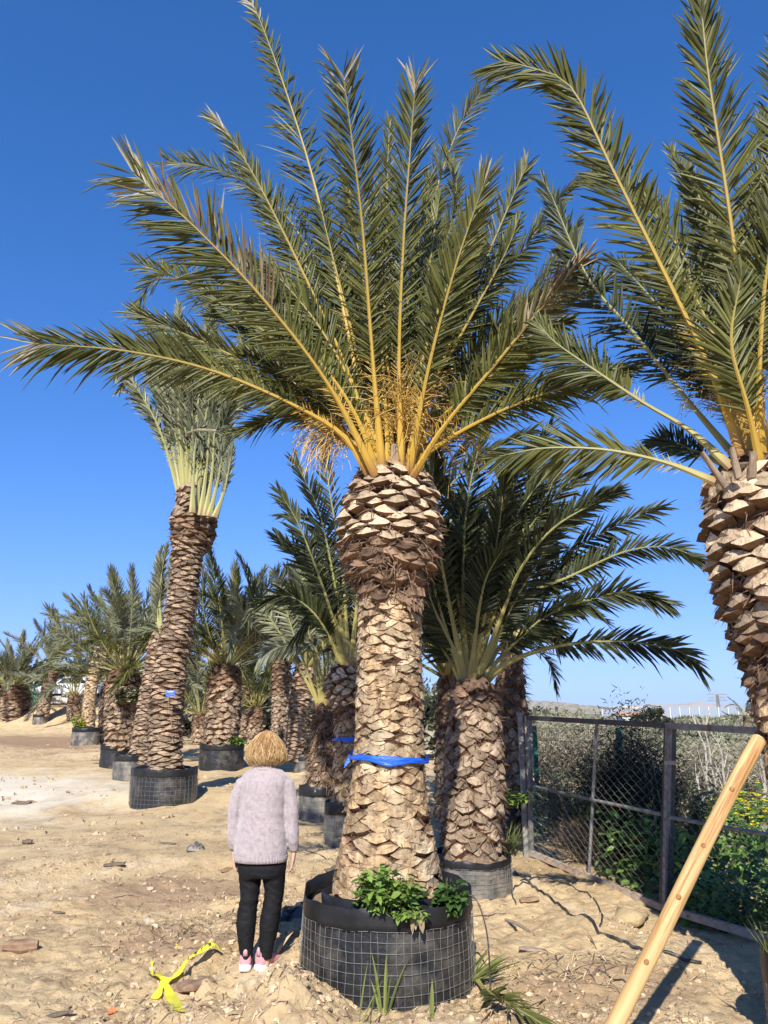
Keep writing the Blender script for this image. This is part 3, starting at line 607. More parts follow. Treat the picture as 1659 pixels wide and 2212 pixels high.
RF = [
 dict(uv=[(1602, 985, 4.35), (1545, 820, 4.3), (1440, 600, 4.2), (1320, 360, 4.1), (1236, 192, 4.05), (1160, 150, 4.05), (1085, 132, 4.1)], leaf=.34, n=92, face=10, seed=41, end=.7, r0=.036, v=12, a0=56, a1=26),
 dict(uv=[(1660, 1000, 4.35), (1610, 700, 4.2), (1570, 420, 4.05), (1530, 160, 3.9), (1512, -20, 3.8)], leaf=.36, n=76, face=6, seed=42, end=.8, r0=.036, v=12, under=True, mats=('leaf', 'stalk')),
 dict(uv=[(1600, 1000, 4.6), (1490, 870, 4.75), (1370, 720, 4.9), (1270, 600, 5.0), (1190, 420, 5.05), (1175, 395, 5.05)], leaf=.34, n=80, face=35, seed=43, v=22, under=True, mats=('leaf_deep', 'stalk_green')),
 dict(uv=[(1580, 1010, 4.4), (1490, 930, 4.5), (1390, 870, 4.65), (1300, 810, 4.8), (1200, 740, 4.95), (1165, 700, 5.0)], leaf=.32, n=60, face=14, seed=44, s0=.40, v=16, mats=('leaf', 'stalk_green'), spines=True, r0=.032),
 dict(uv=[(1545, 1040, 4.40), (1440, 1000, 4.45), (1310, 972, 4.5), (1180, 968, 4.6), (1080, 985, 4.7)], leaf=.32, n=52, face=20, seed=45, s0=.15, v=25, mats=('leaf', 'stalk_green'), end=.5, hang=.1, r0=.028),
 dict(uv=[(1590, 1015, 4.7), (1500, 975, 5.1), (1430, 950, 5.5), (1385, 975, 5.8)], leaf=.26, n=60, face=30, seed=46, mats=('leaf_deep', 'stalk_green'), under=False),
 dict(uv=[(1630, 1000, 4.7), (1580, 760, 4.9), (1480, 560, 5.1), (1380, 420, 5.3), (1300, 380, 5.4)], leaf=.38, n=84, face=30, seed=47, under=False),
 dict(uv=[(1640, 1000, 4.6), (1600, 700, 4.6), (1540, 500, 4.6), (1490, 380, 4.6)], leaf=.38, n=78, face=25, seed=48),
 dict(uv=[(1610, 1000, 4.7), (1520, 800, 5.0), (1420, 660, 5.2), (1330, 560, 5.4)], leaf=.38, n=78, face=30, seed=49, mats=('leaf_deep', 'stalk_green')),
 dict(uv=[(1690, 1000, 4.45), (1680, 720, 4.3), (1690, 430, 4.2), (1700, 130, 4.1), (1705, -60, 4.05)], leaf=.36, n=76, face=20, seed=50),
 dict(uv=[(1720, 1000, 4.4), (1790, 700, 4.1), (1850, 450, 4.0), (1880, 200, 4.0)], leaf=.36, n=70, face=20, seed=51),
 dict(uv=[(1650, 1000, 4.75), (1640, 700, 5.1), (1640, 450, 5.4), (1650, 250, 5.6)], leaf=.40, n=80, face=20, seed=52, under=False),
 dict(uv=[(1680, 1000, 4.7), (1740, 760, 5.0), (1800, 560, 5.3), (1900, 420, 5.6)], leaf=.40, n=80, face=30, seed=53, under=False),
 dict(uv=[(1645, 1010, 4.3), (1615, 880, 4.15), (1580, 740, 4.05), (1600, 600, 4.0)], leaf=.34, n=50, face=30, seed=54),
 dict(uv=[(1620, 1000, 4.75), (1540, 850, 5.2), (1450, 760, 5.6), (1380, 700, 5.9)], leaf=.36, n=76, face=35, seed=55, under=False, mats=('leaf_deep', 'stalk_green')),
 dict(uv=[(1700, 1010, 4.3), (1720, 860, 4.0), (1760, 680, 3.8), (1840, 560, 3.7)], leaf=.34, n=60, face=20, seed=56),
 dict(uv=[(1640, 990, 4.8), (1560, 620, 5.2), (1500, 430, 5.5), (1450, 330, 5.7)], leaf=.38, n=80, face=30, seed=57, under=False),
 dict(uv=[(1700, 1000, 4.85), (1720, 800, 5.6), (1760, 700, 6.2), (1800, 680, 6.6)], leaf=.38, n=76, face=30, seed=58, under=False),
 dict(uv=[(1650, 1005, 4.35), (1640, 850, 4.2), (1650, 640, 4.1), (1670, 500, 4.0), (1690, 330, 3.95)], leaf=.36, n=70, face=25, seed=59),
 dict(uv=[(1630, 1005, 4.5), (1570, 800, 4.4), (1500, 640, 4.4), (1420, 520, 4.4)], leaf=.38, n=74, face=30, seed=60),
]
for f in RF:
    f['leaf'] *= 1.12; f['n'] = int(f['n']*1.7); f['r0'] = f.get('r0', .035)*.62; f['a0'] = f.get('a0', 60)-6; f['wd'] = .021; f['jit'] = 1.2
    photo_frond(rp, rorg, **f)
fruit_bunch(rp, rorg, W(1590, 890, 4.7), .35, 60, .5, 11, dirn=(-.1, -.1, 1), sag=1.6)
mb = MB()
for (u, v, du, dv, wd) in ((1556, 1035, -40, -58, .018), (1592, 1018, -12, -50, .022), (1625, 1020, 2, -44, .025)):
    a = W(u, v, 4.25)-rorg; b = W(u+du, v+dv, 4.2)-rorg; d = (b-a); s = d.cross(Vector((0, 1, 0))).normalized()
    mb.loft([(a+d*t, s*wd*(1-.35*t), Vector((0, .02, 0)), .8) for t in (-.3, .2, .6, 1)], 10)
mb.build('old_sheath', M['deadwood'], rp)
pot('black pot under the palm at the photo edge, mostly out of view', (2.50, 4.6, g(2.4, 4.5)-.02), .42, .42, .52, .17, seed=8)
mb = MB(); R = random.Random(4)
for k in range(14):
    p = Vector((2.10+R.gauss(0, .03), 4.5+R.gauss(0, .08), .48)); d = Vector((R.gauss(-.25, .3), R.gauss(0, .3), 1)).normalized(); l = R.uniform(.08, .22); s = Vector((.006, .006, 0))
    i = [mb.vert(z) for z in (p-s, p+s, p+d*l)]; mb.face(i)
tag(mb.build('grass_tuft', M['grassblade']), 'small spiky dark grass tuft on the pot rim at the photo edge', 'grass')
# ---------------------------------------------------------------- the other palms of the nursery
SH = {'stiff': [(0, 0, 0), (.9, 0, .06), (1.8, 0, .02), (2.6, 0, -.14)], 'arch': [(0, 0, 0), (.8, .02, .22), (1.7, .05, .26), (2.45, .06, -.12)],
      'droop': [(0, 0, 0), (.8, 0, .34), (1.55, -.05, .36), (2.1, -.08, -.1), (2.3, -.1, -.62)], 'curl': [(0, 0, 0), (.9, 0, -.06), (1.8, .06, .04), (2.5, .16, .30)]}
FCOL = {'green': ('leaf', 'stalk_green'), 'deep': ('leaf_deep', 'stalk_green'), 'grey': ('leaf_grey', 'stalk_grey'), 'yellow': ('leaf_yellow', 'stalk_green')}
_fm = {}
def gen_frond(shape, colr):
    k = (shape, colr)
    if k not in _fm:
        _fm[k] = frond_mesh('frond_'+shape, [Vector(p) for p in SH[shape]], leaf=.46, n=80, wd=.026, mats=FCOL[colr], seed=len(_fm)+100, r0=.032, v=26, end=.6, jit=1.2)
    return _fm[k]
def crown(parent, org, nf, L, e_hi, e_lo, cols, seed, az0=None, fan=6.283, mix=('stiff', 'arch', 'droop', 'curl')):
    R = random.Random(seed)
    for k in range(nf):
        q = (k+.5)/nf; az = (k*2.39996+R.uniform(-.3, .3)) if az0 is None else az0+fan*(R.random()-.5)
        el = math.radians(e_hi+(e_lo-e_hi)*q**.9+R.gauss(0, 5)); sc = L/2.6*R.uniform(.82, 1.1)*(1-.12*q)
        sh = mix[0] if q < .3 else R.choice(mix+('droop', 'arch') if q > .5 else mix)
        me_ = gen_frond(sh, R.choice(cols))
        mt = Matrix.Translation(org+Vector((math.cos(az), math.sin(az), 0))*.06*(1+q)) @ Matrix.Rotation(az, 4, 'Z') @ Matrix.Rotation(-el, 4, 'Y') @ Matrix.Rotation(R.gauss(0, .35), 4, 'X') @ Matrix.Diagonal((sc, sc, sc, 1))
        place_frond(parent, me_, mt)
STY = {'clean': [(0, .88, 10, .105, .035, 1.05, 5, 1.7), (.88, 1, 10, .11, .06, .85, 4, 1.8)],
       'tall': [(0, .80, 6, .085, .040, .85, 5, 1.4), (.80, .88, 9, .11, .05, .9, 4, 1.6), (.88, 1, 9, .12, .065, .85, 5, 1.5)],
       'fat': [(0, .75, 11, .13, .055, .95, 5, 2.2), (.75, 1, 11, .13, .07, .85, 4, 2)],
       'thin': [(0, .78, 7, .11, .025, 1.05, 1, 1.2), (.78, 1, 8, .12, .06, .9, 0, 1.4)],
       'rough': [(0, .55, 9, .14, .04, 1.0, 5, 1.8), (.55, 1, 9, .13, .05, .9, 4, 1.8)],
       'main': [(0, .62, 10, .09, .03, 1.2, 1, 1.2), (.62, .74, 10, .09, .05, .9, 4, 1.8), (.74, 1, 11, .11, .07, .8, 0, 1.3)]}
def potted(label, plabel, pu, pv, pw, ph, trunk, style, seed, crown_kw=None, wires=False, dusty=False, fib=300, Yc=None, extra_path=None, fl=.14, band=None):
    f = GP(pu, pv); dep = f.y*cp+(f.z-CAMZ)*sp; Rp = pw/2/FPX*dep; H = ph/FPX*dep; cy = f.y+Rp; cx = f.x*(cy/f.y)
    base_z = min(g(cx, f.y), g(cx, cy))-.03; H += .03+max(0, f.z-base_z-.03)
    if Yc is None: Yc = cy
    if plabel: pot(plabel, (cx, cy, base_z), Rp, Rp*1.02, H, band if band else min(.14, H*.3), wires, dusty, seed=seed, cols=44, rows=7, wob=.03)
    top = base_z+H*.86
    pth = []
    for i, (u, v, w_) in enumerate(trunk):
        p = W(u, v, Yc); d_ = p.y*cp+(p.z-CAMZ)*sp; pth.append((p, w_/2/FPX*d_*.93))
    p0 = pth[0][0].copy(); p0.z = min(p0.z, top)-.02
    org = Vector((p0.x, p0.y, p0.z)); t = thing('palm_tree', label, 'palm tree', org, 'palm trees of the nursery')
    pth = [(p0, pth[0][1]*1.02)]+pth[(1 if trunk[0][1] > trunk[1][1] else 0):]
    mb, at_, tot_ = trunk_mesh('trunk', [(p-org, r) for p, r in pth], STY[style], seed)
    if fib: fibres(mb, at_, tot_, .1, 1.0, fib, fl, seed=seed, wd=.007)
    mb.build('trunk', TR(), t)
    tip = pth[-1][0]-org
    if crown_kw: crown(t, tip-Vector((0, 0, .08)), seed=seed, **crown_kw)
    return t, org, tip, Yc, at_, tot_
# left tall palm, leaning, with its leaves bound upright
t, org, tip, Y, _, _ = potted('tall leaning palm with bound upright grey fronds above a wire-caged pot', 'wire-caged black pot under the tall leaning palm with bound fronds', 352, 1742, 146, 76,
    [(358, 1664, 72), (357, 1600, 72), (361, 1500, 72), (375, 1400, 66), (396, 1280, 62), (405, 1200, 66), (414, 1165, 92), (420, 1125, 98), (418, 1100, 84), (412, 1075, 60), (406, 1055, 44)], 'tall', 61, None, True, False, 900, fl=.2)
LF = [([(390, 1075), (345, 930), (296, 840), (262, 795), (250, 815)], .30, 30), ([(394, 1070), (360, 910), (325, 800), (298, 735)], .34, 40), ([(398, 1070), (385, 900), (370, 770), (360, 690)], .40, 30),
      ([(404, 1070), (400, 900), (390, 780), (384, 685)], .40, 20), ([(410, 1070), (425, 900), (440, 760), (450, 675)], .40, 20), ([(416, 1080), (450, 930), (492, 800), (552, 740)], .36, 30),
      ([(424, 1090), (460, 930), (490, 850), (505, 800)], .40, 30), ([(430, 1095), (470, 960), (492, 890), (512, 850)], .36, 20), ([(420, 1085), (440, 930), (460, 820), (480, 760)], .42, 25),
      ([(412, 1070), (412, 880), (415, 770), (420, 730)], .42, 35), ([(434, 1100), (470, 1000), (480, 930), (490, 880)], .34, 20), ([(408, 1075), (400, 930), (392, 830), (340, 790)], .36, 20)]
_R = random.Random(8)
for P, lf, fc in list(LF): LF.append(([(u+_R.gauss(0, 5)+_R.gauss(0, 14)*i/3, v+_R.gauss(0, 5)+_R.gauss(5, 18)*i/3) for i, (u, v) in enumerate(P)], lf, fc+_R.uniform(-15, 25)))
LF += [([(426, 1090), (455, 930), (470, 850), (500, 770), (530, 740)], .42, 15), ([(400, 1070), (370, 900), (335, 800), (318, 745)], .42, 15), ([(410, 1070), (408, 880), (405, 770), (402, 705)], .46, 10), ([(418, 1080), (436, 900), (452, 790), (462, 705)], .46, 10), ([(408, 1070), (390, 880), (360, 770), (346, 735)], .44, 10)]
for k, (P, lf, fc) in enumerate(LF):
    photo_frond(t, org, [(u, v, Y+((k*37) % 7-3)*.14*i/3) for i, (u, v) in enumerate(P)], lf*1.35, 92, fc, k % 2 == 0, 200+k, wd=.040, mats=('leaf_grey', 'stalk_grey'), a0=38, a1=14, r0=.045, v=20, s0=.2, jit=1.5)
for k, P in enumerate([[(424, 1112), (432, 1020), (438, 945), (436, 925), (446, 960), (452, 1010)], [(434, 1114), (446, 1010), (452, 945), (456, 926), (470, 960), (476, 1030)], [(444, 1115), (458, 1020), (462, 950), (466, 930), (480, 950), (492, 1010)],
        [(452, 1116), (470, 1040), (484, 960), (492, 940)], [(416, 1108), (418, 1010), (424, 940), (430, 928), (434, 980)], [(464, 1118), (484, 1060), (498, 990), (502, 960)]]):
    photo_frond(t, org, [(u, v, Y-.45-.05*k) for u, v in P], .30, 56, 20, True, 230+k, wd=.036, mats=('leaf_grey', 'stalk_grey'), a0=30, a1=14, r0=.05, s0=.22, v=10, jit=1.4)
mb = MB(); c = W(448, 1000, Y-.2)-org
mb.tube([W(405, 935, Y-.4)-org, W(430, 928, Y-.85)-org, W(465, 930, Y-.85)-org, W(494, 942, Y-.35)-org, W(450, 938, Y+.3)-org, W(405, 935, Y-.4)-org], .022, 6)
mb.build('tie_cord', M['leaf_pale'], t)
tg = MB(); p = W(368, 1498, Y-.56); tg.box(p, .075, .006, .05); tg.box(p+Vector((0, -.007, .03)), .05, .003, .012, 1)
tag(tg.build('plant_tag', [M['blue'], M['petal']]), 'small blue tag pinned to the tall leaning palm trunk', 'tag')
# leaning trunk just behind it
t, org, tip, Y, _, _ = potted('slim palm leaning right, close behind the tall leaning palm, bleached fronds hidden by it', 'tilted wire-caged pot tucked behind the larger pot of the leaning palm', 276, 1690, 66, 54,
    [(300, 1645, 44), (309, 1580, 42), (322, 1500, 40), (336, 1430, 40), (346, 1395, 46), (352, 1370, 38)], 'tall', 63, None, True, True, 300)
for k, P in enumerate([[(350, 1370), (345, 1290), (352, 1220), (362, 1180)], [(352, 1372), (338, 1310), (342, 1230), (350, 1185)], [(354, 1370), (370, 1280), (375, 1210), (380, 1180)], [(356, 1372), (395, 1300), (425, 1260)], [(348, 1374), (340, 1330), (352, 1260)]]):
    photo_frond(t, org, [(u, v, Y) for u, v in P], .36, 60, 20+8*k, True, 240+k, wd=.045, mats=('leaf_grey', 'stalk_grey'), a0=40, hang=.1, s0=.15, dry=(.2, 1, 0, .15))
# palms further left
potted('slim dark-trunked palm with pale boots, arching crown, yellow flowers at its pot', 'ribbed black pot with yellow flowers, under the slim dark-trunked palm', 183, 1610, 58, 36,
    [(190, 1578, 30), (192, 1530, 28), (198, 1480, 27), (206, 1440, 30), (214, 1415, 38), (220, 1396, 30)], 'thin', 65, dict(nf=34, L=2.5, e_hi=76, e_lo=-12, cols=('grey', 'grey', 'green')), False, True, 200)
potted('stout pineapple-boled palm with a broad grey-green crown and green weeds on its trunk', 'sagging black pot under the stout pineapple-boled palm', 248, 1661, 64, 50,
    [(262, 1612, 66), (263, 1570, 72), (266, 1520, 76), (268, 1475, 72), (272, 1445, 50)], 'fat', 66, dict(nf=48, L=2.75, e_hi=82, e_lo=-6, cols=('grey', 'grey', 'grey', 'green')), False, False, 700, fl=.25)
potted('rough palm bole half hidden between the slim dark trunk and the stout bole', 'grey pot half hidden between the slim palm and the stout bole', 224, 1602, 34, 24,
    [(230, 1585, 30), (231, 1540, 34), (233, 1500, 32), (236, 1478, 24)], 'fat', 67, dict(nf=16, L=2.3, e_hi=88, e_lo=45, cols=('grey', 'green')), False, True, 250)
potted('small leaning palm in the far yard, narrow windblown crown', 'low black tub under the small leaning palm in the far yard', 86, 1566, 32, 22,
    [(92, 1546, 27), (97, 1510, 26), (105, 1480, 25), (112, 1458, 26), (116, 1445, 20)], 'rough', 68, dict(nf=15, L=3.2, e_hi=95, e_lo=35, cols=('grey', 'green', 'yellow'), mix=('stiff', 'curl', 'arch')), False, True, 250)
potted('dark bushy palm at the far edge of the yard, trunk hidden in shade', None, 22, 1562, 60, 10,
    [(20, 1555, 46), (22, 1520, 48), (26, 1480, 40)], 'rough', 69, dict(nf=30, L=2.8, e_hi=74, e_lo=-20, cols=('deep', 'grey', 'grey')), False, False, 250)
potted('grey windblown palm rising behind the dark bushy one in the far yard', None, 58, 1540, 40, 10,
    [(52, 1535, 34), (48, 1500, 32), (44, 1478, 26)], 'rough', 70, dict(nf=16, L=3.2, e_hi=84, e_lo=20, cols=('grey', 'grey', 'yellow')), False, False, 150)
potted('short dry grey palm behind the slim dark-trunked palm', None, 158, 1562, 40, 10,
    [(158, 1550, 26), (160, 1520, 28), (162, 1500, 24)], 'rough', 71, dict(nf=16, L=3.4, e_hi=86, e_lo=0, cols=('grey', 'grey', 'deep'), mix=('arch', 'droop', 'stiff')), False, False, 150)
# middle group
potted('bulky palm with yellow petioles and its trunk half in shade, weeds in its pot', 'broad black pot, half shaded, with green weeds along its rim', 478, 1664, 94, 52,
    [(478, 1616, 66), (481, 1560, 74), (484, 1500, 72), (487, 1455, 62), (490, 1436, 46)], 'fat', 72, dict(nf=46, L=2.9, e_hi=86, e_lo=8, cols=('deep', 'green', 'grey')), False, False, 600, fl=.2)
potted('small dark palm with thin yellow stalks behind the bulky palm', None, 552, 1612, 30, 12,
    [(550, 1600, 30), (551, 1560, 34), (553, 1525, 26)], 'rough', 73, dict(nf=22, L=2.2, e_hi=86, e_lo=15, cols=('green', 'deep')), False, False, 200)
potted('slender shaded black-trunked palm left of the woman\'s hair', None, 604, 1622, 30, 12,
    [(604, 1605, 36), (605, 1540, 36), (607, 1470, 38), (609, 1425, 40), (610, 1408, 28)], 'rough', 74, dict(nf=24, L=3.4, e_hi=86, e_lo=15, cols=('deep',)), False, False, 250)
potted('palm with neat scaly slanting trunk just right of the woman\'s hair', 'shaded grey pot behind the neat scaly slanting trunk', 652, 1669, 40, 36,
    [(634, 1640, 44), (639, 1590, 42), (646, 1530, 42), (653, 1480, 46), (658, 1450, 40), (660, 1436, 28)], 'tall', 75, dict(nf=24, L=3.0, e_hi=88, e_lo=30, cols=('grey', 'green', 'grey')), False, True, 250)
t, org, tip, Y, at_k, tot_k = potted('shaggy palm with long bare upright petioles, between the woman and the tallest palm', 'dusty black pot with folded rim under the shaggy upright palm', 690, 1777, 90, 74,
    [(702, 1704, 72), (705, 1650, 70), (706, 1600, 64), (707, 1550, 56), (708, 1525, 50)], 'rough', 76, None, True, True, 1300, fl=.2, band=.16)
for k, (P, lf, nn) in enumerate([([(690, 1530), (660, 1440), (625, 1340), (600, 1240)], .34, 50), ([(696, 1528), (680, 1430), (658, 1320), (648, 1230)], .36, 50), ([(704, 1528), (700, 1420), (690, 1320), (676, 1225)], .38, 50),
        ([(712, 1528), (718, 1420), (716, 1320), (708, 1240)], .36, 50), ([(718, 1528), (735, 1420), (742, 1330), (750, 1250)], .36, 50), ([(722, 1528), (752, 1440), (770, 1360), (790, 1290)], .34, 50),
        ([(700, 1528), (690, 1440), (672, 1390), (600, 1400), (560, 1425)], .32, 44), ([(708, 1526), (708, 1400), (700, 1300), (690, 1210)], .36, 50), ([(694, 1528), (650, 1450), (600, 1360), (560, 1310), (540, 1330)], .34, 46), ([(714, 1528), (730, 1440), (725, 1360), (728, 1290)], .36, 46)]):
    photo_frond(t, org, [(u, v, Y+.15*((k % 3)-1)*i/3) for i, (u, v) in enumerate(P)], lf, nn, 12+6*(k % 3), k % 2 == 0, 260+k, wd=.042, mats=('leaf_grey', 'stalk_green'), s0=.36, v=14, a0=58, a1=30, r0=.032, end=.8)
t, org, tip, Y, at_l, tot_l = potted('palm close behind the tallest one, blue ribbon on its shaded trunk', 'narrow black pot partly hidden by the tallest palm\'s trunk', 738, 1832, 78, 92,
    [(752, 1738, 80), (754, 1690, 70), (754, 1620, 62), (753, 1560, 58), (752, 1530, 62), (752, 1500, 84), (754, 1465, 88), (758, 1440, 60)], 'main', 77, None, True, True, 500, band=.16)
fz2 = 0
for q in range(200):
    if (at_l(tot_l*q/200)[0]+org).z > W(750, 1596, Y).z: fz2 = tot_l*q/200; break
ribbon('blue ribbon on the shaded trunk close behind the tallest palm', at_l, fz2, .06, M['blue'], org)
for k, P in enumerate([[(746, 1440), (705, 1290), (648, 1140), (606, 1066)], [(750, 1440), (722, 1260), (690, 1110), (640, 1000)], [(754, 1440), (738, 1220), (712, 1060), (702, 960)], [(742, 1442), (690, 1340), (630, 1290), (575, 1300)], [(758, 1440), (780, 1220), (800, 1080), (790, 960)],
        [(765, 1440), (850, 1220), (950, 1040), (1010, 950)], [(770, 1440), (880, 1260), (970, 1130), (1060, 1060)], [(748, 1440), (715, 1330), (660, 1220), (600, 1160)], [(752, 1440), (735, 1300), (712, 1200), (668, 1120), (615, 1110)], [(770, 1440), (860, 1330), (930, 1260), (990, 1240)], [(752, 1440), (725, 1340), (690, 1300), (640, 1370)], [(765, 1440), (850, 1150), (960, 960), (1100, 880)], [(770, 1440), (880, 1180), (1010, 1010), (1150, 930)], [(768, 1440), (870, 1110), (940, 960), (1010, 850)], [(760, 1440), (820, 1250), (900, 1060), (930, 1000)]]):
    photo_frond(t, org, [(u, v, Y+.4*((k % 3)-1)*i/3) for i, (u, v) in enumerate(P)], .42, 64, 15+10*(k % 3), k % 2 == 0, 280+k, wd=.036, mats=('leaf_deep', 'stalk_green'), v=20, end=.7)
# right of the big palm
t, org, tip, Y, _, _ = potted('stout shaggy palm beside the chain-link gate, sunlit bole in a low wire-caged pot', 'low grey wire-caged pot under the stout palm beside the gate', 1016, 1943, 190, 74,
    [(1016, 1868, 116), (1018, 1820, 126), (1022, 1740, 138), (1024, 1660, 130), (1024, 1580, 118), (1024, 1520, 108), (1022, 1490, 92), (1020, 1470, 56)], 'clean', 78, None, True, True, 1500, fl=.08, band=.07)
for k, (P, fc, un, kw) in enumerate([
        ([(1040, 1478), (1100, 1430), (1199, 1397), (1330, 1385), (1461, 1404), (1504, 1436)], 8, False, dict(mats=('leaf_deep', 'stalk_green'), s0=.28, end=.8, leaf=.33)),
        ([(1020, 1470), (1040, 1320), (1067, 1213), (1124, 1100), (1199, 1000)], 20, True, {}), ([(1010, 1470), (1000, 1380), (985, 1250), (966, 1150)], 25, True, {}),
        ([(1040, 1475), (1068, 1415), (1105, 1365), (1139, 1325), (1105, 1318), (1055, 1330)], 10, True, dict(mats=('leaf_yellow', 'stalk_green'), s0=.5, a0=70, a1=40, leaf=.42)),
        ([(1030, 1472), (1080, 1340), (1124, 1230), (1199, 1138), (1322, 1067)], 30, True, {}), ([(1005, 1472), (960, 1350), (930, 1230), (915, 1120)], 25, True, {}),
        ([(1000, 1475), (960, 1410), (925, 1370), (900, 1380)], 25, False, {}), ([(1015, 1470), (1020, 1300), (1000, 1160), (960, 1050)], 30, False, {}), ([(1022, 1470), (1060, 1250), (1080, 1120), (1090, 1020)], 20, False, {}),
        ([(1028, 1470), (1110, 1300), (1170, 1200), (1200, 1120)], 35, False, {}), ([(1012, 1470), (990, 1300), (960, 1180), (905, 1100)], 30, False, {}), ([(1034, 1474), (1110, 1390), (1180, 1330), (1240, 1310)], 35, False, {}),
        ([(1018, 1468), (1030, 1350), (1050, 1250), (1090, 1180)], 20, True, {}), ([(1008, 1470), (980, 1400), (940, 1320), (920, 1260)], 20, True, {}), ([(1010, 1470), (1000, 1250), (1010, 1080), (1040, 940)], 15, False, {}), ([(1015, 1470), (1060, 1200), (1110, 1050), (1190, 920)], 15, False, {}), ([(1005, 1470), (960, 1250), (935, 1080), (940, 950)], 15, False, {}), ([(1022, 1470), (1090, 1260), (1150, 1130), (1250, 1030)], 15, False, {}), ([(1030, 1472), (1075, 1380), (1110, 1280), (1130, 1200)], 25, True, {}), ([(1016, 1468), (1005, 1350), (1010, 1230), (1040, 1120)], 20, True, {})]):
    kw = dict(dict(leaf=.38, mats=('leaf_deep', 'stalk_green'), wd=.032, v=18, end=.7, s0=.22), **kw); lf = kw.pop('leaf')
    photo_frond(t, org, [(u, v, Y+((k*5) % 4-1.5)*.25*i/3) for i, (u, v) in enumerate(P)], lf, 62, fc, un, 300+k, **kw)
t, org, tip, Y, _, _ = potted('tall shaded palm directly behind the gate-side post, long fronds reaching right over the fence', 'shaded black tub behind the stout gate-side palm', 1108, 1812, 70, 70,
    [(1108, 1745, 64), (1108, 1660, 62), (1106, 1560, 62), (1104, 1490, 58), (1104, 1440, 46), (1104, 1400, 36)], 'rough', 79, None, False, False, 900, fl=.2, Yc=None)
for k, P in enumerate([[(1110, 1410), (1140, 1350), (1184, 1325), (1274, 1296), (1349, 1278), (1431, 1299)], [(1108, 1410), (1124, 1300), (1236, 1243), (1349, 1192), (1442, 1182), (1517, 1210)], [(1106, 1410), (1120, 1290), (1236, 1190), (1349, 1127), (1424, 1098)],
        [(1104, 1410), (1110, 1250), (1190, 1150), (1260, 1090), (1322, 1066)], [(1100, 1410), (1085, 1260), (1080, 1130), (1110, 1010)], [(1106, 1410), (1130, 1240), (1170, 1110), (1205, 1010)], [(1098, 1410), (1060, 1290), (1010, 1200), (950, 1160)], [(1102, 1410), (1090, 1300), (1060, 1180), (1000, 1080)],
        [(1108, 1410), (1150, 1290), (1230, 1220), (1290, 1200)], [(1100, 1410), (1120, 1200), (1150, 1060), (1160, 980)], [(1110, 1415), (1150, 1370), (1180, 1350), (1200, 1370)]]):
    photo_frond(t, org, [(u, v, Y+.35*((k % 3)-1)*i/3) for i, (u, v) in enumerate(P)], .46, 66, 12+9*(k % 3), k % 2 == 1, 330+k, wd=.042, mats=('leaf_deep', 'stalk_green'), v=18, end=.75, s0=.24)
potted('dark shaded palm trunk squeezed behind the stout shaggy palm', None, 962, 1770, 50, 10,
    [(962, 1750, 46), (964, 1650, 44), (965, 1560, 44), (966, 1490, 40), (968, 1450, 30)], 'rough', 80, dict(nf=22, L=3.0, e_hi=85, e_lo=10, cols=('deep',)), False, False, 400)
potted('far palm crown filling the gap behind the black-trunked one', None, 520, 1600, 30, 10,
    [(520, 1590, 36), (522, 1530, 36), (524, 1470, 30)], 'rough', 81, dict(nf=22, L=4.2, e_hi=84, e_lo=5, cols=('deep', 'grey')), False, False, 150)
potted('far palm with olive crown behind the shaggy upright one', None, 690, 1600, 30, 10,
    [(692, 1590, 34), (694, 1530, 34), (696, 1490, 28)], 'rough', 82, dict(nf=22, L=4.0, e_hi=84, e_lo=5, cols=('grey', 'green')), False, False, 150)
potted('low far palm in the gap right of the tall leaning trunk', None, 432, 1610, 30, 10,
    [(430, 1600, 30), (431, 1560, 30), (432, 1540, 26)], 'rough', 83, dict(nf=20, L=3.0, e_hi=80, e_lo=-5, cols=('green', 'yellow', 'grey')), False, False, 150)
# ---------------------------------------------------------------- the woman, seen from behind
fz_ = GP((560+270/3.2533)/1.1573, (1800+2052/3.2533)/1.1573); WY = fz_.y+.05; wz = fz_.z
wz = (g(W((560+170/3.2533)/1.1573, 1900, WY).x, WY+.04)+g(W((560+320/3.2533)/1.1573, 1900, WY).x, WY+.04))/2-.008
WO = Vector((W((560+320/3.2533)/1.1573, 1900, WY).x, WY, wz))
def PX(x, y):
    q = W((560+x/3.2533)/1.1573, (1800+y/3.2533)/1.1573, WY); return Vector((q.x-WO.x, 0, q.z-WO.z))
def remeshed(mb, vox, iters=6, fac=.5, fold=None):
    me_ = mb.mesh('tmp', []); o = link('tmp', me_)
    m = o.modifiers.new('r', 'REMESH'); m.mode = 'VOXEL'; m.voxel_size = vox
    s = o.modifiers.new('s', 'SMOOTH'); s.iterations = iters; s.factor = fac
    dg = bpy.context.evaluated_depsgraph_get(); dg.update()
    new = D.meshes.new_from_object(o.evaluated_get(dg)); D.objects.remove(o); D.meshes.remove(me_)
    if fold:
        for v in new.vertices: v.co += v.normal*fold(v.co)
    new.polygons.foreach_set('use_smooth', [True]*len(new.polygons)); new.update(); return new
def row(y, xl, xr, dep, yo=0, e=.9):
    a = PX(xl, y); b = PX(xr, y); c = (a+b)/2; c.y = yo
    return (c, Vector(((b.x-a.x)/2, 0, 0)), Vector((0, dep, 0)), e)
def limb(mb, pts, n=14):
    """pts: (point, radius)"""
    S = []
    for i, (p, r) in enumerate(pts):
        T = (pts[min(i+1, len(pts)-1)][0]-pts[max(i-1, 0)][0]).normalized(); X = (Vector((1, 0, 0))-T*T.x)
        X = X.normalized() if X.length > .05 else Vector((0, 1, 0)); Yv = T.cross(X)
        rx, ry = r if isinstance(r, tuple) else (r, r); S.append((p, X*rx, Yv*ry, 1))
    mb.loft(S, n)
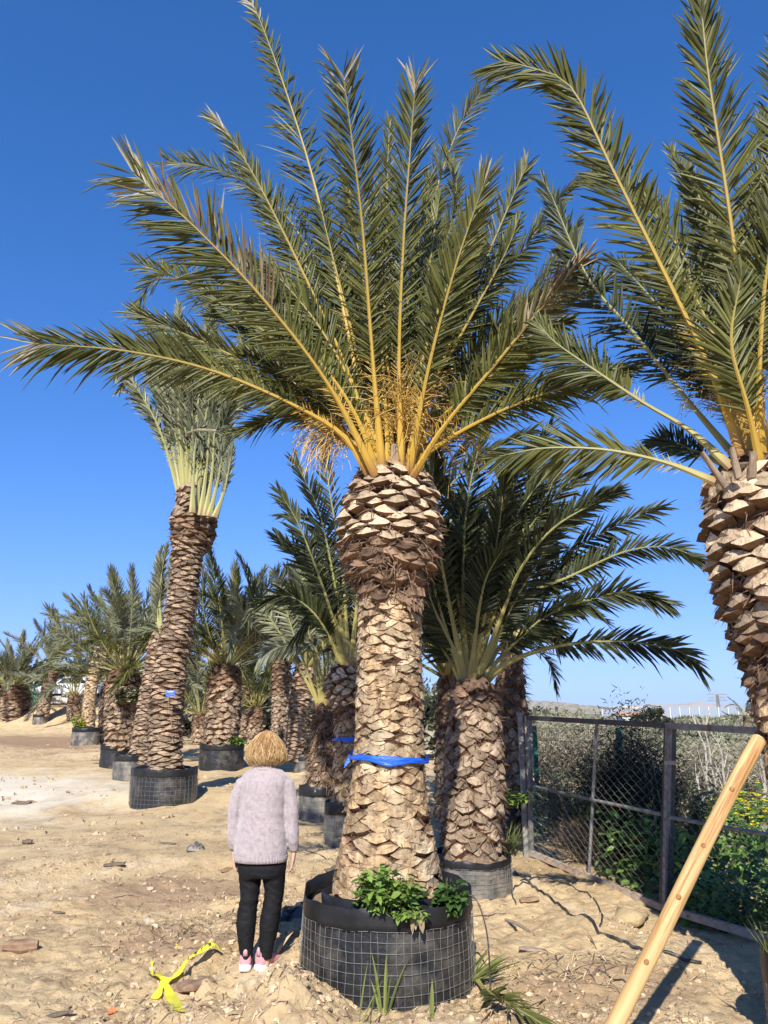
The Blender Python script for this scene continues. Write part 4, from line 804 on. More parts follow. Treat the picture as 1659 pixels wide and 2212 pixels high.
M['skin'] = mat('skin', (.52, .29, .20), (.60, .36, .26), scale=18, rough=.55, spec=.35)
M['knit'] = mat('lilac_knit', (.325, .272, .272), (.42, .362, .358), scale=90, rough=.95, bump=1.0, bscale=170, spec=.1, sheen=.4, c3=(.25, .20, .21), s3=45, th3=.60, stretch=(1, 1, .8), bdist=.006)
M['denim'] = mat('black_trousers', (.006, .006, .007), (.011, .011, .012), scale=8, rough=.75, spec=.22, bump=.25, bscale=40, stretch=(1, 1, 1.6))
M['shoe'] = mat('pink_shoe', (.52, .25, .27), (.60, .32, .33), scale=20, rough=.6)
M['sole'] = mat('white_sole', (.70, .67, .62), (.80, .77, .72), scale=14, rough=.7)
M['hair'] = mat('blond_hair', (.36, .205, .08), (.50, .325, .135), scale=30, rough=.5, spec=.35, island=.22)
M['hair_light'] = mat('light_blond_hair', (.52, .37, .18), (.60, .46, .25), scale=16, rough=.5, spec=.4, island=.3)
M['hair_root'] = mat('hair_roots', (.25, .12, .045), (.38, .21, .085), scale=16, rough=.55, island=.3)
woman = thing('person', 'woman seen from behind, blond curly bob, lilac knit jumper, black trousers, pink trainers', 'person', WO)
HC = PX(343, 262); HC.y = .02
mb = MB()
mb.loft([(HC+Vector((0, .0, z)), Vector((a, 0, 0)), Vector((0, b, 0)), 1) for z, a, b in ((-.115, .03, .04), (-.09, .052, .066), (-.05, .066, .082), (0, .072, .093), (.05, .071, .095), (.09, .055, .075), (.113, .025, .035))], 20)
fy = HC.y+.093
mb.loft([(HC+Vector((0, fy-HC.y-.006, .012)), Vector((.006, 0, 0)), Vector((0, .008, 0)), 1), (HC+Vector((0, fy-HC.y+.006, -.012)), Vector((.010, 0, 0)), Vector((0, .012, 0)), 1), (HC+Vector((0, fy-HC.y+.012, -.030)), Vector((.016, 0, 0)), Vector((0, .012, 0)), 1), (HC+Vector((0, fy-HC.y-.004, -.040)), Vector((.012, 0, 0)), Vector((0, .008, 0)), 1)], 10)
for sx in (-1, 1):
    lump(mb, HC+Vector((sx*.030, fy-HC.y-.012, .008)), .013, 0, .7, 10, 6); lump(mb, HC+Vector((sx*.030, fy-HC.y-.008, .026)), .014, 0, .35, 10, 5)
    lump(mb, HC+Vector((sx*.073, -.005, -.005)), .022, 0, 1.3, 8, 6)
lump(mb, HC+Vector((0, fy-HC.y-.010, -.060)), .020, 0, .4, 10, 6); lump(mb, HC+Vector((0, fy-HC.y-.012, -.070)), .018, 0, .4, 10, 6); lump(mb, HC+Vector((0, fy-HC.y-.022, -.098)), .022, 0, .8, 10, 6)
limb(mb, [(HC+Vector((0, -.005, -.06)), .052), (PX(335, 380)+Vector((0, .0, 0)), .052), (PX(330, 430), .07)])
mb.loft([row(420, 240, 420, .07), row(480, 175, 490, .085), row(700, 165, 470, .10), row(900, 150, 470, .105), row(1080, 120, 490, .115), row(1200, 130, 485, .11), row(1260, 150, 465, .09)], 24)
for pts in ([(215, 480, 28), (158, 530, 40), (112, 610, 38), (84, 760, 38), (78, 900, 35), (80, 1045, 25), (82, 1075, 23)], [(460, 480, 28), (508, 530, 40), (542, 610, 38), (550, 760, 38), (553, 900, 36), (566, 1055, 25), (567, 1085, 23)]):
    limb(mb, [(PX(x, y)+Vector((0, .02 if y > 1000 else 0, 0)), r/1096) for x, y, r in pts])
def hand(mb, wrist, sx, tilt):
    w_ = wrist.copy(); dn = Vector((tilt, .10, -1)).normalized(); fw = Vector((0, 1, .1)).normalized(); out = dn.cross(fw).normalized()*sx
    mb.loft([(w_+dn*t, fw*a, out*b, .9) for t, a, b in ((-.01, .022, .017), (.03, .033, .016), (.065, .039, .0145), (.085, .038, .013))], 12)
    for k, (o, l) in enumerate(((-.029, .055), (-.0095, .070), (.0105, .074), (.030, .064))):
        a = w_+dn*.08+fw*o; d1 = (dn-out*.10+fw*o*1.5).normalized(); d2 = (d1-out*.35).normalized(); d3 = (d2-out*.45).normalized()
        limb(mb, [(a, .0092), (a+d1*l*.45, .0086), (a+d1*l*.45+d2*l*.32, .0078), (a+d1*l*.45+d2*l*.32+d3*l*.26, .0066)], 8)
    a = w_+dn*.025+fw*.028-out*.006; d1 = (dn*.75+fw*.6-out*.3).normalized(); d2 = (dn*.95+fw*.2-out*.25).normalized()
    limb(mb, [(a, .0125), (a+d1*.032, .0105), (a+d1*.032+d2*.028, .0082)], 8)
hand(mb, PX(80, 1060)+Vector((0, .02, 0)), -1, .06); hand(mb, PX(567, 1068)+Vector((0, .02, 0)), 1, -.10)
for pts in ([(205, 1200, 62), (208, 1400, 58), (200, 1500, 52), (180, 1650, 58), (180, 1800, 45), (178, 1940, 34), (176, 2000, 34)], [(408, 1200, 62), (406, 1400, 58), (396, 1500, 52), (370, 1650, 58), (350, 1800, 45), (336, 1940, 34), (330, 2000, 34)]):
    limb(mb, [(PX(x, y), r/1096) for x, y, r in pts])
for sx, x0, dx in ((-1, 176, -.12), (1, 318, .5)):
    h = PX(x0, 2010); h.z = .05; d = Vector((dx, 1, 0)).normalized()
    limb(mb, [(h-d*.02, (.03, .03)), (h+d*.06, (.034, .03)), (h+d*.13+Vector((0, 0, -.012)), (.038, .02)), (h+d*.19+Vector((0, 0, -.018)), (.03, .012))])
link('body', remeshed(mb, .0045, 3, .5), woman).data.materials.append(M['skin'])
# jumper
mb = MB()
mb.loft([row(372, 262, 402, .062), row(388, 240, 425, .07), row(410, 195, 472, .082), (row(450, 150, 522, .095)), row(500, 140, 528, .108), row(580, 143, 510, .118), row(700, 141, 494, .124), row(820, 133, 494, .128, -.004), row(900, 118, 502, .132, -.006), row(980, 97, 508, .138, -.008), row(1060, 84, 514, .142, -.01), row(1115, 88, 513, .140, -.01)], 40)
for pts in ([(205, 468, 42), (152, 520, 56), (110, 620, 54), (84, 760, 50), (78, 900, 44), (74, 985, 40), (80, 1055, 31)], [(470, 468, 42), (512, 520, 55), (544, 620, 53), (553, 760, 50), (556, 900, 49), (562, 985, 42), (568, 1062, 29)]):
    limb(mb, [(PX(x, y)+Vector((0, .02 if y > 1000 else 0, 0)), (r/1096, r/1096*1.15)) for x, y, r in pts], 18)
def fold(c): return .0055*mnoise.noise(Vector((c.x*7+c.z*5, c.y*6, c.z*13)))+.0045*mnoise.noise(Vector((c.x*16, c.y*16, c.z*24+c.x*18)))+.0015*mnoise.noise(Vector((c.x*70, c.y*70, c.z*70)))
jm = link('jumper', remeshed(mb, .008, 5, .5, fold), woman); jm.data.materials.append(M['knit'])
def ribbed(name, rings, n, parent, amp):
    m_ = MB(); pr = None
    for c, X, Y_, e in rings:
        ring = []
        for j in range(n*4):
            t = 2*math.pi*j/(n*4); k = 1+amp*math.cos(n*t); ca, sa = math.cos(t), math.sin(t)
            ring.append(m_.vert(c+X*math.copysign(abs(ca)**e, ca)*k+Y_*math.copysign(abs(sa)**e, sa)*k))
        if pr:
            for j in range(n*4): m_.face([pr[j], pr[(j+1) % (n*4)], ring[(j+1) % (n*4)], ring[j]])
        pr = ring
    m_.build(name, M['knit'], parent, True)
ribbed('hem', [row(1085, 83, 517, .143, -.01), row(1110, 84, 518, .145, -.01), row(1138, 92, 512, .142, -.01), row(1142, 96, 508, .136, -.01), row(1120, 98, 506, .13, -.01)], 52, jm, .016)
for x, y, r in ((79, 1058, 33), (568, 1064, 31)):
    a = PX(x, y-34)+Vector((0, .02, 0)); b = PX(x+1, y)+Vector((0, .02, 0)); q = r/1096
    ribbed('cuff', [(a, Vector((q*1.12, 0, 0)), Vector((0, q*1.25, 0)), 1), (b, Vector((q, 0, 0)), Vector((0, q*1.15, 0)), 1), (b+Vector((0, 0, .004)), Vector((q*.85, 0, 0)), Vector((0, q, 0)), 1)], 18, jm, .035)
ribbed('collar', [(PX(333, 398), Vector((.086, 0, 0)), Vector((0, .078, 0)), 1), (PX(333, 372), Vector((.070, 0, 0)), Vector((0, .068, 0)), 1), (PX(333, 376), Vector((.062, 0, 0)), Vector((0, .060, 0)), 1)], 40, jm, .012)
# trousers
mb = MB()
mb.loft([row(1095, 112, 500, .118), row(1140, 103, 512, .126), row(1190, 108, 508, .130), row(1240, 118, 502, .125), row(1275, 128, 496, .11)], 36)
LL = [(1200, 108, 296), (1290, 123, 300), (1400, 132, 291), (1470, 128, 280), (1540, 112, 268), (1650, 98, 262), (1750, 106, 250), (1850, 120, 240), (1920, 127, 232), (1940, 128, 230)]
RL = [(1200, 318, 506), (1290, 316, 497), (1400, 328, 489), (1470, 322, 476), (1540, 305, 466), (1650, 290, 452), (1750, 287, 430), (1850, 285, 405), (1920, 284, 390), (1940, 284, 388)]
for Q in (LL, RL):
    R_ = []
    for y, xl, xr in Q:
        c, X, Y_, e = row(y, xl, xr, .1, -.005 if 1560 < y < 1750 else 0, 1); R_.append((c, X, Vector((0, X.length*(1.12 if y < 1500 else 1.05), 0)), 1))
    mb.loft(R_, 28)
def fold2(c):
    kz = PX(0, 1450).z; k = math.exp(-((c.z-kz)/.10)**2); a = math.exp(-((c.z-PX(0, 1900).z)/.06)**2); h = math.exp(-((c.z-PX(0, 1270).z)/.07)**2)
    return (.0016*k+.0012*a+.0016*h)*math.sin(c.z*95+c.x*40+5*mnoise.noise(Vector((c.x*8, c.y*8, c.z*9))))+.0035*mnoise.noise(Vector((c.x*25, c.y*25, c.z*30)))
tr_ = link('trousers', remeshed(mb, .008, 5, .5, fold2), woman); tr_.data.materials.append(M['denim'])
# trainers
for sx, x0, dx in ((-1, 172, -.10), (1, 308, .52)):
    h = PX(x0, 2030); h.z = 0; d = Vector((dx, 1, 0)).normalized(); s = Vector((d.y, -d.x, 0)); h = h-d*.035
    def pr(rows, mb_, n=20):
        mb_.loft([(h+d*l+Vector((0, 0, z)), s*a, Vector((0, 0, b)), e) for l, z, a, b, e in rows], n)
    mb = MB(); pr([(-.006, .075, .020, .028, .8), (0, .072, .036, .052, .8), (.03, .074, .041, .056, .8), (.07, .070, .042, .052, .8), (.11, .058, .044, .040, .8), (.16, .046, .046, .030, .8), (.205, .040, .040, .022, .8), (.228, .034, .022, .012, .8)], mb)
    sh = mb.build('shoe', M['shoe'], woman, True)
    mb = MB(); pr([(-.016, .026, .022, .012, .6), (-.008, .022, .036, .022, .5), (.03, .020, .043, .022, .5), (.10, .016, .044, .018, .5), (.16, .015, .048, .017, .5), (.21, .017, .040, .015, .5), (.238, .024, .020, .010, .6)], mb)
    mb.build('sole', M['sole'], sh, True)
    mb = MB(); c = h+d*-.012+Vector((0, 0, .128)); mb.loft([(c+Vector((0, 0, z)), s*a, d*b, .8) for z, a, b in ((-.03, .016, .006), (0, .014, .006), (.022, .006, .004))], 10)
    limb(mb, [(h+d*.05-s*.036+Vector((0, 0, .11)), .008), (h+d*.02-s*.030+Vector((0, 0, .118)), .008), (h-d*.004+Vector((0, 0, .122)), .008), (h+d*.02+s*.030+Vector((0, 0, .118)), .008), (h+d*.05+s*.036+Vector((0, 0, .11)), .008)])
    mb.build('ankle_collar', M['shoe'], sh, True)
# hair: wavy strands over a full cap
R = random.Random(5); mb = MB(); top = PX(343, 88).z; bot = PX(343, 358).z
def hair_pt(th, t, k=1.0):
    ze = top+(bot-top)*t; ro = .131*(math.sin(min(t, .84)/.84*math.pi/2)**.60)*(1-.20*max(0, (t-.76)/.24)**1.4)*k+.004
    front = max(0, math.sin(th))*.30
    return Vector((HC.x+math.cos(th)*ro, HC.y-.008+math.sin(th)*ro*(.88-front*.45), ze))
cap = MB(); cap.loft([(Vector((HC.x, HC.y-.012, top+(bot-top)*t-.006)), Vector((hair_pt(0, t, .86).x-HC.x, 0, 0)), Vector((0, abs(hair_pt(-math.pi/2, t, .84).y-HC.y+.008), 0)), 1) for t in (.0, .06, .15, .3, .5, .7, .85, .96)], 28)
for _ in range(6000):
    th = R.uniform(-math.pi-.5, .5) if R.random() < .86 else R.uniform(.5, 2.6); k = R.uniform(.88, 1.06); t0 = max(0, R.gauss(.02, .05)) if R.random() < .55 else R.uniform(.05, .6); t1 = min(1.12, t0+R.uniform(.35, .75)); t1 = min(t1, R.uniform(.88, 1.08)); ph = R.random()*6; am = R.uniform(.003, .011); fr = R.uniform(9, 16); dth = R.gauss(0, .12)
    if R.random() < .09: k *= R.uniform(1.03, 1.14)
    pts = []
    for i in range(9):
        q = i/8; t = t0+(t1-t0)*q; p = hair_pt(th+dth*q, t, k); wv = am*(.3+q)
        p += Vector((math.sin(fr*t+ph)*wv, math.cos(fr*t+ph*1.7)*wv, math.sin(fr*.7*t+ph*2)*wv*.6)); pts.append(p)
    m_ = 2 if (t0 < .12 and abs(math.cos(th)) < .75 and R.random() < .55) else (1 if R.random() < .30 else 0)
    rr = R.uniform(.0009, .0020); mb.tube(pts, [rr*.6]+[rr]*6+[rr*.7, rr*.2], 3, m_, False)
hb = mb.build('hair', [M['hair'], M['hair_light'], M['hair_root']], woman, True)
cap.build('hair_underlayer', M['hair'], hb, True)
# ---------------------------------------------------------------- chain-link gate and fence
M['galv'] = mat('weathered_steel', (.20, .195, .185), (.34, .33, .31), scale=10, rough=.55, metal=.25, c3=(.22, .10, .05), s3=7, th3=.63)
M['galv_dark'] = mat('dark_steel', (.055, .06, .06), (.10, .10, .10), scale=10, rough=.55, metal=.3, c3=(.16, .08, .045), s3=6, th3=.62)
M['rusty'] = mat('rusty_steel', (.36, .23, .14), (.50, .41, .31), scale=12, rough=.85, c3=(.40, .36, .31), s3=9, th3=.56)
M['greenpost'] = mat('green_paint', (.012, .12, .10), (.02, .17, .14), scale=9, rough=.5)
M['linkwire'] = mat('chain_link_wire', (.16, .15, .14), (.26, .24, .21), scale=12, rough=.6, metal=.4)
def z6(x, y): return (1240+x/2.431)/1.1573, (1650+y/2.431)/1.1573
GA = GP(*z6(208, 1200)); GB = GP(*z6(1020, 1545)); GC = GP(*z6(1653, 1745)); GC = GB+(GC-GB)*1.9
def on_plane(a, b, u, v):
    n = (b-a).cross(UP).normalized(); r = ray(u, v); o = Vector((0, 0, CAMZ)); return o+r*((a-o).dot(n)/r.dot(n))
def diamonds(mb, a, b, h0, h1a, h1b, cell=.072, wr=.0026):
    """chain-link between two uprights: zigzag wires hooked into each other"""
    d = (b-a); L = math.hypot(d.x, d.y); d.z = 0; d.normalize(); nrm = Vector((-d.y, d.x, 0)); nW = int(L/cell)
    zb = lambda s: a.z+(b.z-a.z)*s/L+h0; zt = lambda s: h1a+(h1b-h1a)*s/L
    for k in range(nW+1):
        for sgn in (1,):
            s = k*cell; z = zb(min(s, L)); pts = []; side = 1 if k % 2 else -1; i = 1
            s += 0
            while z < zt(min(max(s, 0), L)):
                ss = s+(side*cell*.5 if i else 0)
                ss = min(max(ss, 0), L); pts.append(a.lerp(b, 0)+d*ss+Vector((0, 0, z-a.z))+nrm*(.004*side)); z += cell*.62; side = -side; i += 1
            if sgn == 1 and len(pts) > 2: mb.tube(pts, wr, 3, 0, False)
def leaf(label, A, B, topA, topB, midrail, verts, shade_top, leanA=0, leanB=0):
    t = thing('chain_link_gate', label, 'gate', A); o = A; d = (B-A).normalized(); dh = Vector((d.x, d.y, 0)).normalized(); nrm = Vector((-dh.y, dh.x, 0))
    mb = MB(); mb.bar(A+UP*.055-o, B+UP*.055-o, .024, .030); mb.build('bottom_rail', M['rusty'], t)
    mb = MB(); mb.bar(Vector((A.x, A.y, topA))+dh*leanA-o, Vector((B.x, B.y, topB))+dh*leanB-o, .022, .026); mb.build('top_rail', M['galv_dark'] if shade_top else M['galv'], t)  # darker steel on the left leaf's rail stands in for shadow
    for p, tp, m_, ln in ((A+dh*.02, topA, 'galv', leanA), (B-dh*.02, topB, 'galv_dark', leanB)):
        mb = MB(); mb.bar(Vector((p.x, p.y, p.z+.0))-o, Vector((p.x, p.y, tp-.028))+dh*ln-o, .022, .022); mb.build('stile', M[m_], t)
    mb = MB(); a, b = midrail; mb.tube([a-o, a.lerp(b, .5)-o+Vector((0, 0, -.006)), b-o], .017, 8); mb.build('cross_rail', M['galv'], t)
    for a, b in verts:
        mb = MB(); mb.tube([a-o+nrm*.03, b-o+nrm*.03], .017, 8); mb.build('upright', M['galv'], t)
    mb = MB(); diamonds(mb, A-nrm*.025, B-nrm*.025, .06, topA-.03, topB-.03)
    for q in mb.v: pass
    mb.v = [(x-o.x, y-o.y, z-o.z) for x, y, z in mb.v]; mb.build('chain_link_mesh', M['linkwire'], t)
    return t
pl = lambda x, y: on_plane(GA, GB, *z6(x, y))
pr_ = lambda x, y: on_plane(GB, GC, *z6(x, y))
dg_ = (GB-GA); dg_.z = 0; dg_.normalize(); LA = max(0, (pl(216, 352)-GA).dot(dg_)-.0); LB = (pl(1048, 398)-GB).dot(dg_); LA = min(LA, .12)
tA = pl(215, 352).z; tB = pl(1030, 398).z; tC = tB-.04
leaf('chain-link gate leaf with a leaning upright, between the rusty post and the dark middle post', GA, GB, tA, tB, (pl(215, 765), pl(1005, 938)), [(pl(548, 1335), pl(597, 385))], True, LA, LB)
leaf('chain-link gate leaf behind the leaning wooden stake, with pale tubular top rail', GB, GC, tB, tC, (pr_(1060, 955), pr_(1800, 1085)), [], False, LB, LB)
mb = MB(); p = GA+Vector((-.045, .03, 0)); mb.box(Vector((0, 0, (tA+.04-GA.z)/2)), .028, .028, (tA+.04-GA.z)/2); mb.box(Vector((0, 0, tA+.05-GA.z)), .04, .04, .012)
gp = tag(mb.build('gate_post', M['galv'], None, False, p), 'weathered steel hinge post at the far end of the chain-link gate', 'post')
mb = MB(); mb.box(Vector((.062, -.01, .85)), .012, .014, .78); mb.build('hinge_strip', M['rusty'], gp)
mb = MB(); p = GB+(GC-GB).normalized()*.03+Vector((.02, .03, 0)); hh = (tB-GB.z-.0)/2; mb.bar(Vector((0, 0, -.05)), Vector((0, 0, hh*2))+dg_*LB, .032, .032)
mp_ = tag(mb.build('gate_post', M['galv_dark'], None, False, p), 'dark steel double post between the two gate leaves', 'post')
mb = MB(); mb.box(Vector((-.02, -.045, hh*1.6))+dg_*LB*.8, .05, .012, .018); mb.build('latch', M['rusty'], mp_)
# welded fence with green post further back
FA = W(1160, 1700, 11.4); FB = W(1345, 1700, 10.0); FA.z = g(FA.x, FA.y); FB.z = g(FB.x, FB.y)
ft = thing('welded_wire_fence', 'green-posted welded wire fence standing behind the gate', 'fence', FA)
d = FB-FA; L = d.length; d.normalize(); top = W(1345, 1578, 10.0).z; mb = MB()
for k in range(int(L/.036)): p = d*(k*.036); mb.tube([p+Vector((0, 0, .05)), Vector((p.x, p.y, top-FA.z))], .0024, 3, 0, False)
for k in range(9): z = .1+k*(top-FA.z-.1)/8; mb.tube([Vector((0, 0, z)), d*L+Vector((0, 0, z-d.z*L))], .0026, 3, 0, False)
mb.build('wire_mesh', M['galv_dark'], ft)
for p in (Vector((0, 0, 0)), d*L): mb = MB(); mb.box(Vector((p.x, p.y, (top+.03-FA.z)/2)), .03, .03, (top+.03-FA.z)/2); mb.build('post', M['greenpost'], ft)
# ---- the round wooden stake leaning on the palm at the edge
def wood_mat():
    m = mat('peeled_pine', (.44, .265, .10), (.58, .39, .175), scale=34, rough=.6, spec=.3, stretch=(1, 1, .035), c3=(.30, .135, .04), s3=22, th3=.58, soft=.05)
    return m
M['pine'] = wood_mat(); M['knot'] = mat('pine_knot', (.20, .085, .03), (.34, .17, .06), scale=60, rough=.7)
M['pine_end'] = mat('sawn_pine_end', (.62, .43, .22), (.70, .52, .30), scale=40, rough=.8)
Pt = W(1641, 1598, 4.50); Pb = W(1326, 2212, 4.02); dd = (Pb-Pt).normalized(); k = (Pb.z-g(Pb.x, Pb.y)+.1)/-dd.z; Pb2 = Pb+dd*k
o = Pt.copy(); Lp = (Pb2-Pt).length; zq = dd.to_track_quat('Z', 'X')
mb = MB(); rings = []
for i in range(15):
    q = i/14; rings.append((Vector((.010*math.sin(q*5), .008*math.sin(q*7+1), q*Lp)), Vector((.0400+.0025*math.sin(q*19), 0, 0)), Vector((0, .0400+.002*math.cos(q*23), 0)), 1))
mb.loft(rings, 22, 0, False)
st = mb.build('wooden_stake', M['pine'], None, True, o); st.rotation_mode = 'QUATERNION'; st.rotation_quaternion = zq
tag(st, 'round peeled pine stake with dark knots leaning against the palm at the photo edge', 'stake')
mb = MB(); mb.loft([(Vector((0, 0, .006)), Vector((.040, 0, 0)), Vector((0, .040, 0)), 1), (Vector((0, .006, -.012)), Vector((.030, 0, 0)), Vector((0, .026, 0)), 1)], 22); mb.build('sawn_end', M['pine_end'], st)
ci = (zq.inverted() @ (Vector((0, 0, CAMZ))-Pt))
for (u, v) in ((z6(1460, 825)), (z6(1112, 1467)), (z6(915, 1855)), (z6(1258, 1150))):
    r = zq.inverted() @ ray(u, v); best = None                     # nearest point of the stake's surface under that knot
    for i in range(400):
        s = 2.2+i*.01; p = ci+r*s
        if best is None or math.hypot(p.x, p.y) < best[0]: best = (math.hypot(p.x, p.y), p)
    p = best[1]; n_ = (ci-p); n_.z = 0; n_.normalize(); qz = p.z/Lp; c = Vector((.010*math.sin(qz*5), .008*math.sin(qz*7+1), p.z))+n_*(.0408+.001*math.sin(qz*19)); sx = n_.cross(Vector((0, 0, 1)))
    mb = MB(); mb.loft([(c-n_*.004, sx*.013, Vector((0, 0, .017)), 1), (c+n_*.0012, sx*.010, Vector((0, 0, .013)), 1), (c+n_*.002, sx*.004, Vector((0, 0, .006)), 1)], 14); mb.build('knot', M['knot'], st, True)
# ---------------------------------------------------------------- plants
def leaf_blade(mb, p, d, n_, l, w_, m=0, droop=.15):
    s = d.cross(n_).normalized()*w_*.5; nn = s.cross(d).normalized()
    a = [mb.vert(q) for q in (p, p+d*l*.35+s-UP*droop*l*.15+nn*w_*.12, p+d*l*.40-UP*droop*l*.15, p+d*l*.35-s-UP*droop*l*.15+nn*w_*.12, p+d*l*.75+s*.7-UP*droop*l*.5+nn*w_*.08, p+d*l*.78-UP*droop*l*.5, p+d*l*.75-s*.7-UP*droop*l*.5+nn*w_*.08, p+d*l-UP*droop*l)]
    for f in ((0, 1, 2), (0, 2, 3), (1, 4, 5, 2), (2, 5, 6, 3), (4, 7, 5), (5, 7, 6)): mb.face([a[i] for i in f], m)
def herb(name, label, cat, loc, spread, hh, n, lf, m, seed, lean=(0, 0, 0), group=None, flowers=0, nl=10, fl_r=.018):
    R = random.Random(seed); t = thing(name, label, cat, loc, group); st_ = MB(); lv = MB(); fl = MB()
    for k in range(n):
        a = R.random()*6.283; r = math.sqrt(R.random()); b = Vector((math.cos(a)*r*spread[0], math.sin(a)*r*spread[1], 0)); d = Vector((math.cos(a)*r*.5+R.gauss(0, .2), math.sin(a)*r*.5+R.gauss(0, .2), 1))+Vector(lean); d.normalize(); h = hh*R.uniform(.5, 1.1)*(1-.35*r)
        pts = [b*.55, b*.55+d*h*.5, b*.55+d*h-UP*h*.05*r]; st_.tube(pts, [.004, .003, .0015], 3, 0, False)
        for i in range(nl):
            q = R.uniform(.2, 1.0); p = pts[0].lerp(pts[1], q*2) if q < .5 else pts[1].lerp(pts[2], q*2-1); az = R.random()*6.283; ld = Vector((math.cos(az), math.sin(az), R.uniform(-.2, .7))).normalized(); nn = (UP+Vector((R.gauss(0, .4), R.gauss(0, .4), 0))).normalized()
            l = lf*R.uniform(.55, 1.2); leaf_blade(lv, p, ld, nn, l, l*R.uniform(.42, .62), 0, R.uniform(.1, .5))
        if R.random() < flowers:
            c = pts[2]+UP*.02
            for j in range(5):
                aj = j*1.257+R.random(); leaf_blade(fl, c, Vector((math.cos(aj), math.sin(aj), .5)).normalized(), UP, fl_r*1.6, fl_r, 0, .1)
    st_.build('stems', M['stem'], t); lv.build('leaves', M[m], t)
    if fl.v: fl.build('blossom', M['petal'], t)
    return t
def at_px(u, v, Y): return W(u, v, Y)
herb('weed_plant', 'bushy light-green leafy weed spilling over the front rim of the largest pot', 'plant', Vector((.02, 5.42, .47)), (.24, .13), .36, 58, .075, 'herb', 1, (-.05, -.22, 0), nl=15)
herb('weed_plant', 'trailing sprig of leafy weed hanging over the largest pot\'s rim', 'plant', Vector((.17, 5.36, .48)), (.10, .05), .17, 18, .06, 'herb', 2, (.1, -1.0, -.55), nl=11)
herb('weed_plant', 'darker leafy weed at the right rim of the largest pot', 'plant', Vector((.42, 5.55, .46)), (.12, .10), .27, 24, .09, 'herb_dark', 3, (.05, -.2, 0), nl=10)
def blades(name, label, loc, specs, m='grassblade', cat='grass', group=None, seed=0):
    """specs: (dx, dy, lean x, lean y, length, width)"""
    R = random.Random(seed); mb = MB()
    for (dx, dy, lx, ly, l, w_) in specs:
        p = Vector((dx, dy, -.01)); d = Vector((lx, ly, 1)).normalized(); s = d.cross(Vector((R.gauss(0, .3), 1, 0))).normalized()*w_*.5; n_ = d.cross(s).normalized(); pr = None
        for i in range(6):
            q = i/5; c = p+d*l*q+Vector((lx, ly, -.35))*l*.35*q*q; k = (.7+.3*math.sin(q*3.1))*(1-q**3)
            ring = [mb.vert(c-s*k), mb.vert(c+n_*w_*.15*k), mb.vert(c+s*k)] if i < 5 else [mb.vert(c)]
            if pr:
                if i < 5: mb.face([pr[0], pr[1], ring[1], ring[0]]); mb.face([pr[1], pr[2], ring[2], ring[1]])
                else: mb.face([pr[0], pr[1], ring[0]]); mb.face([pr[1], pr[2], ring[0]])
            pr = ring
    o = mb.build(name, M[m], None, False, loc); return tag(o, label, cat, group)
blades('blade_plant', 'tallest tuft of three stiff blades standing before the largest pot', GP(824, 2190), [(0, 0, -.12, .05, .40, .020), (.02, .01, .02, .02, .38, .024), (.04, 0, .28, .1, .36, .018), (-.01, .01, -.2, .1, .22, .014), (.03, .02, .1, .1, .26, .016)])
blades('blade_plant', 'short twin-bladed tuft before the largest pot, just right of the tallest tuft', GP(866, 2172), [(0, 0, -.04, .05, .26, .018), (.015, 0, .16, .05, .24, .012), (.0, .01, .3, .0, .16, .01)])
blades('blade_plant', 'single broad green blade standing before the largest pot', GP(933, 2202), [(0, 0, .02, .1, .24, .028)])
blades('blade_plant', 'pair of narrow upright blades against the wire cage of the largest pot', GP(959, 2165), [(0, 0, 0, .02, .30, .018), (.018, 0, .05, .02, .29, .014)])
blades('blade_plant', 'thin curving blades at the left foot of the largest pot', GP(776, 2206), [(0, 0, .10, .05, .36, .010), (.02, .0, .35, .05, .26, .009), (.06, 0, .15, .0, .3, .010)])
R = random.Random(12)
blades('leaf_clump', 'arching green strap leaves sprouting beside the right foot of the largest pot', GP(1008, 2130), [(R.gauss(0, .02), R.gauss(0, .03), R.uniform(.3, 1.6), R.uniform(-.5, .5), R.uniform(.18, .36), R.uniform(.012, .022)) for _ in range(22)], cat='plant')
blades('grass_tuft', 'tall dry grass tuft on the soil of the stout palm\'s pot', W(1098, 1846, 8.45), [(R.gauss(0, .05), R.gauss(0, .05), R.gauss(.15, .4), R.gauss(0, .3), R.uniform(.15, .42), .005) for _ in range(110)])
blades('grass_tuft', 'thin pale weeds standing on the front soil of the stout palm\'s pot', W(1005, 1872, 8.25), [(R.uniform(-.25, .25), R.gauss(0, .04), R.gauss(0, .35), R.gauss(0, .2), R.uniform(.06, .28), .003) for _ in range(60)])
blades('grass_tuft', 'pale dry blade leaning beside the woman\'s right shoe', GP(588, 2072), [(0, 0, .5, .3, .22, .03), (.02, 0, .2, .2, .12, .012)], m='straw')
herb('weed_plant', 'bright green weed behind the stout palm, beside the gate post', 'plant', W(1112, 1745, 9.6), (.14, .12), .32, 26, .08, 'herb', 5)
herb('flowering_weed', 'bushy weed with yellow flowers on the slim dark-trunked palm\'s pot', 'plant', W(170, 1584, GP(183, 1610).y+.35), (.28, .25), .85, 60, .12, 'herb', 6, flowers=.75, fl_r=.05)
herb('flowering_weed', 'yellow-flowered weeds along the rim of the half-shaded broad pot', 'plant', W(498, 1614, GP(478, 1664).y+.35), (.42, .2), .32, 50, .12, 'herb', 7, flowers=.12, fl_r=.035)
herb('flowering_weed', 'low green weeds with yellow flowers on the sagging pot of the stout bole', 'plant', W(262, 1614, GP(248, 1661).y+.25), (.42, .2), .30, 46, .10, 'herb_dark', 8, flowers=.2, fl_r=.04)
herb('flowering_weed', 'tiny yellow-flowered weed on the ground beside the half-hidden grey pot', 'plant', GP(215, 1606), (.12, .1), .3, 14, .08, 'herb', 9, flowers=.8, fl_r=.045)
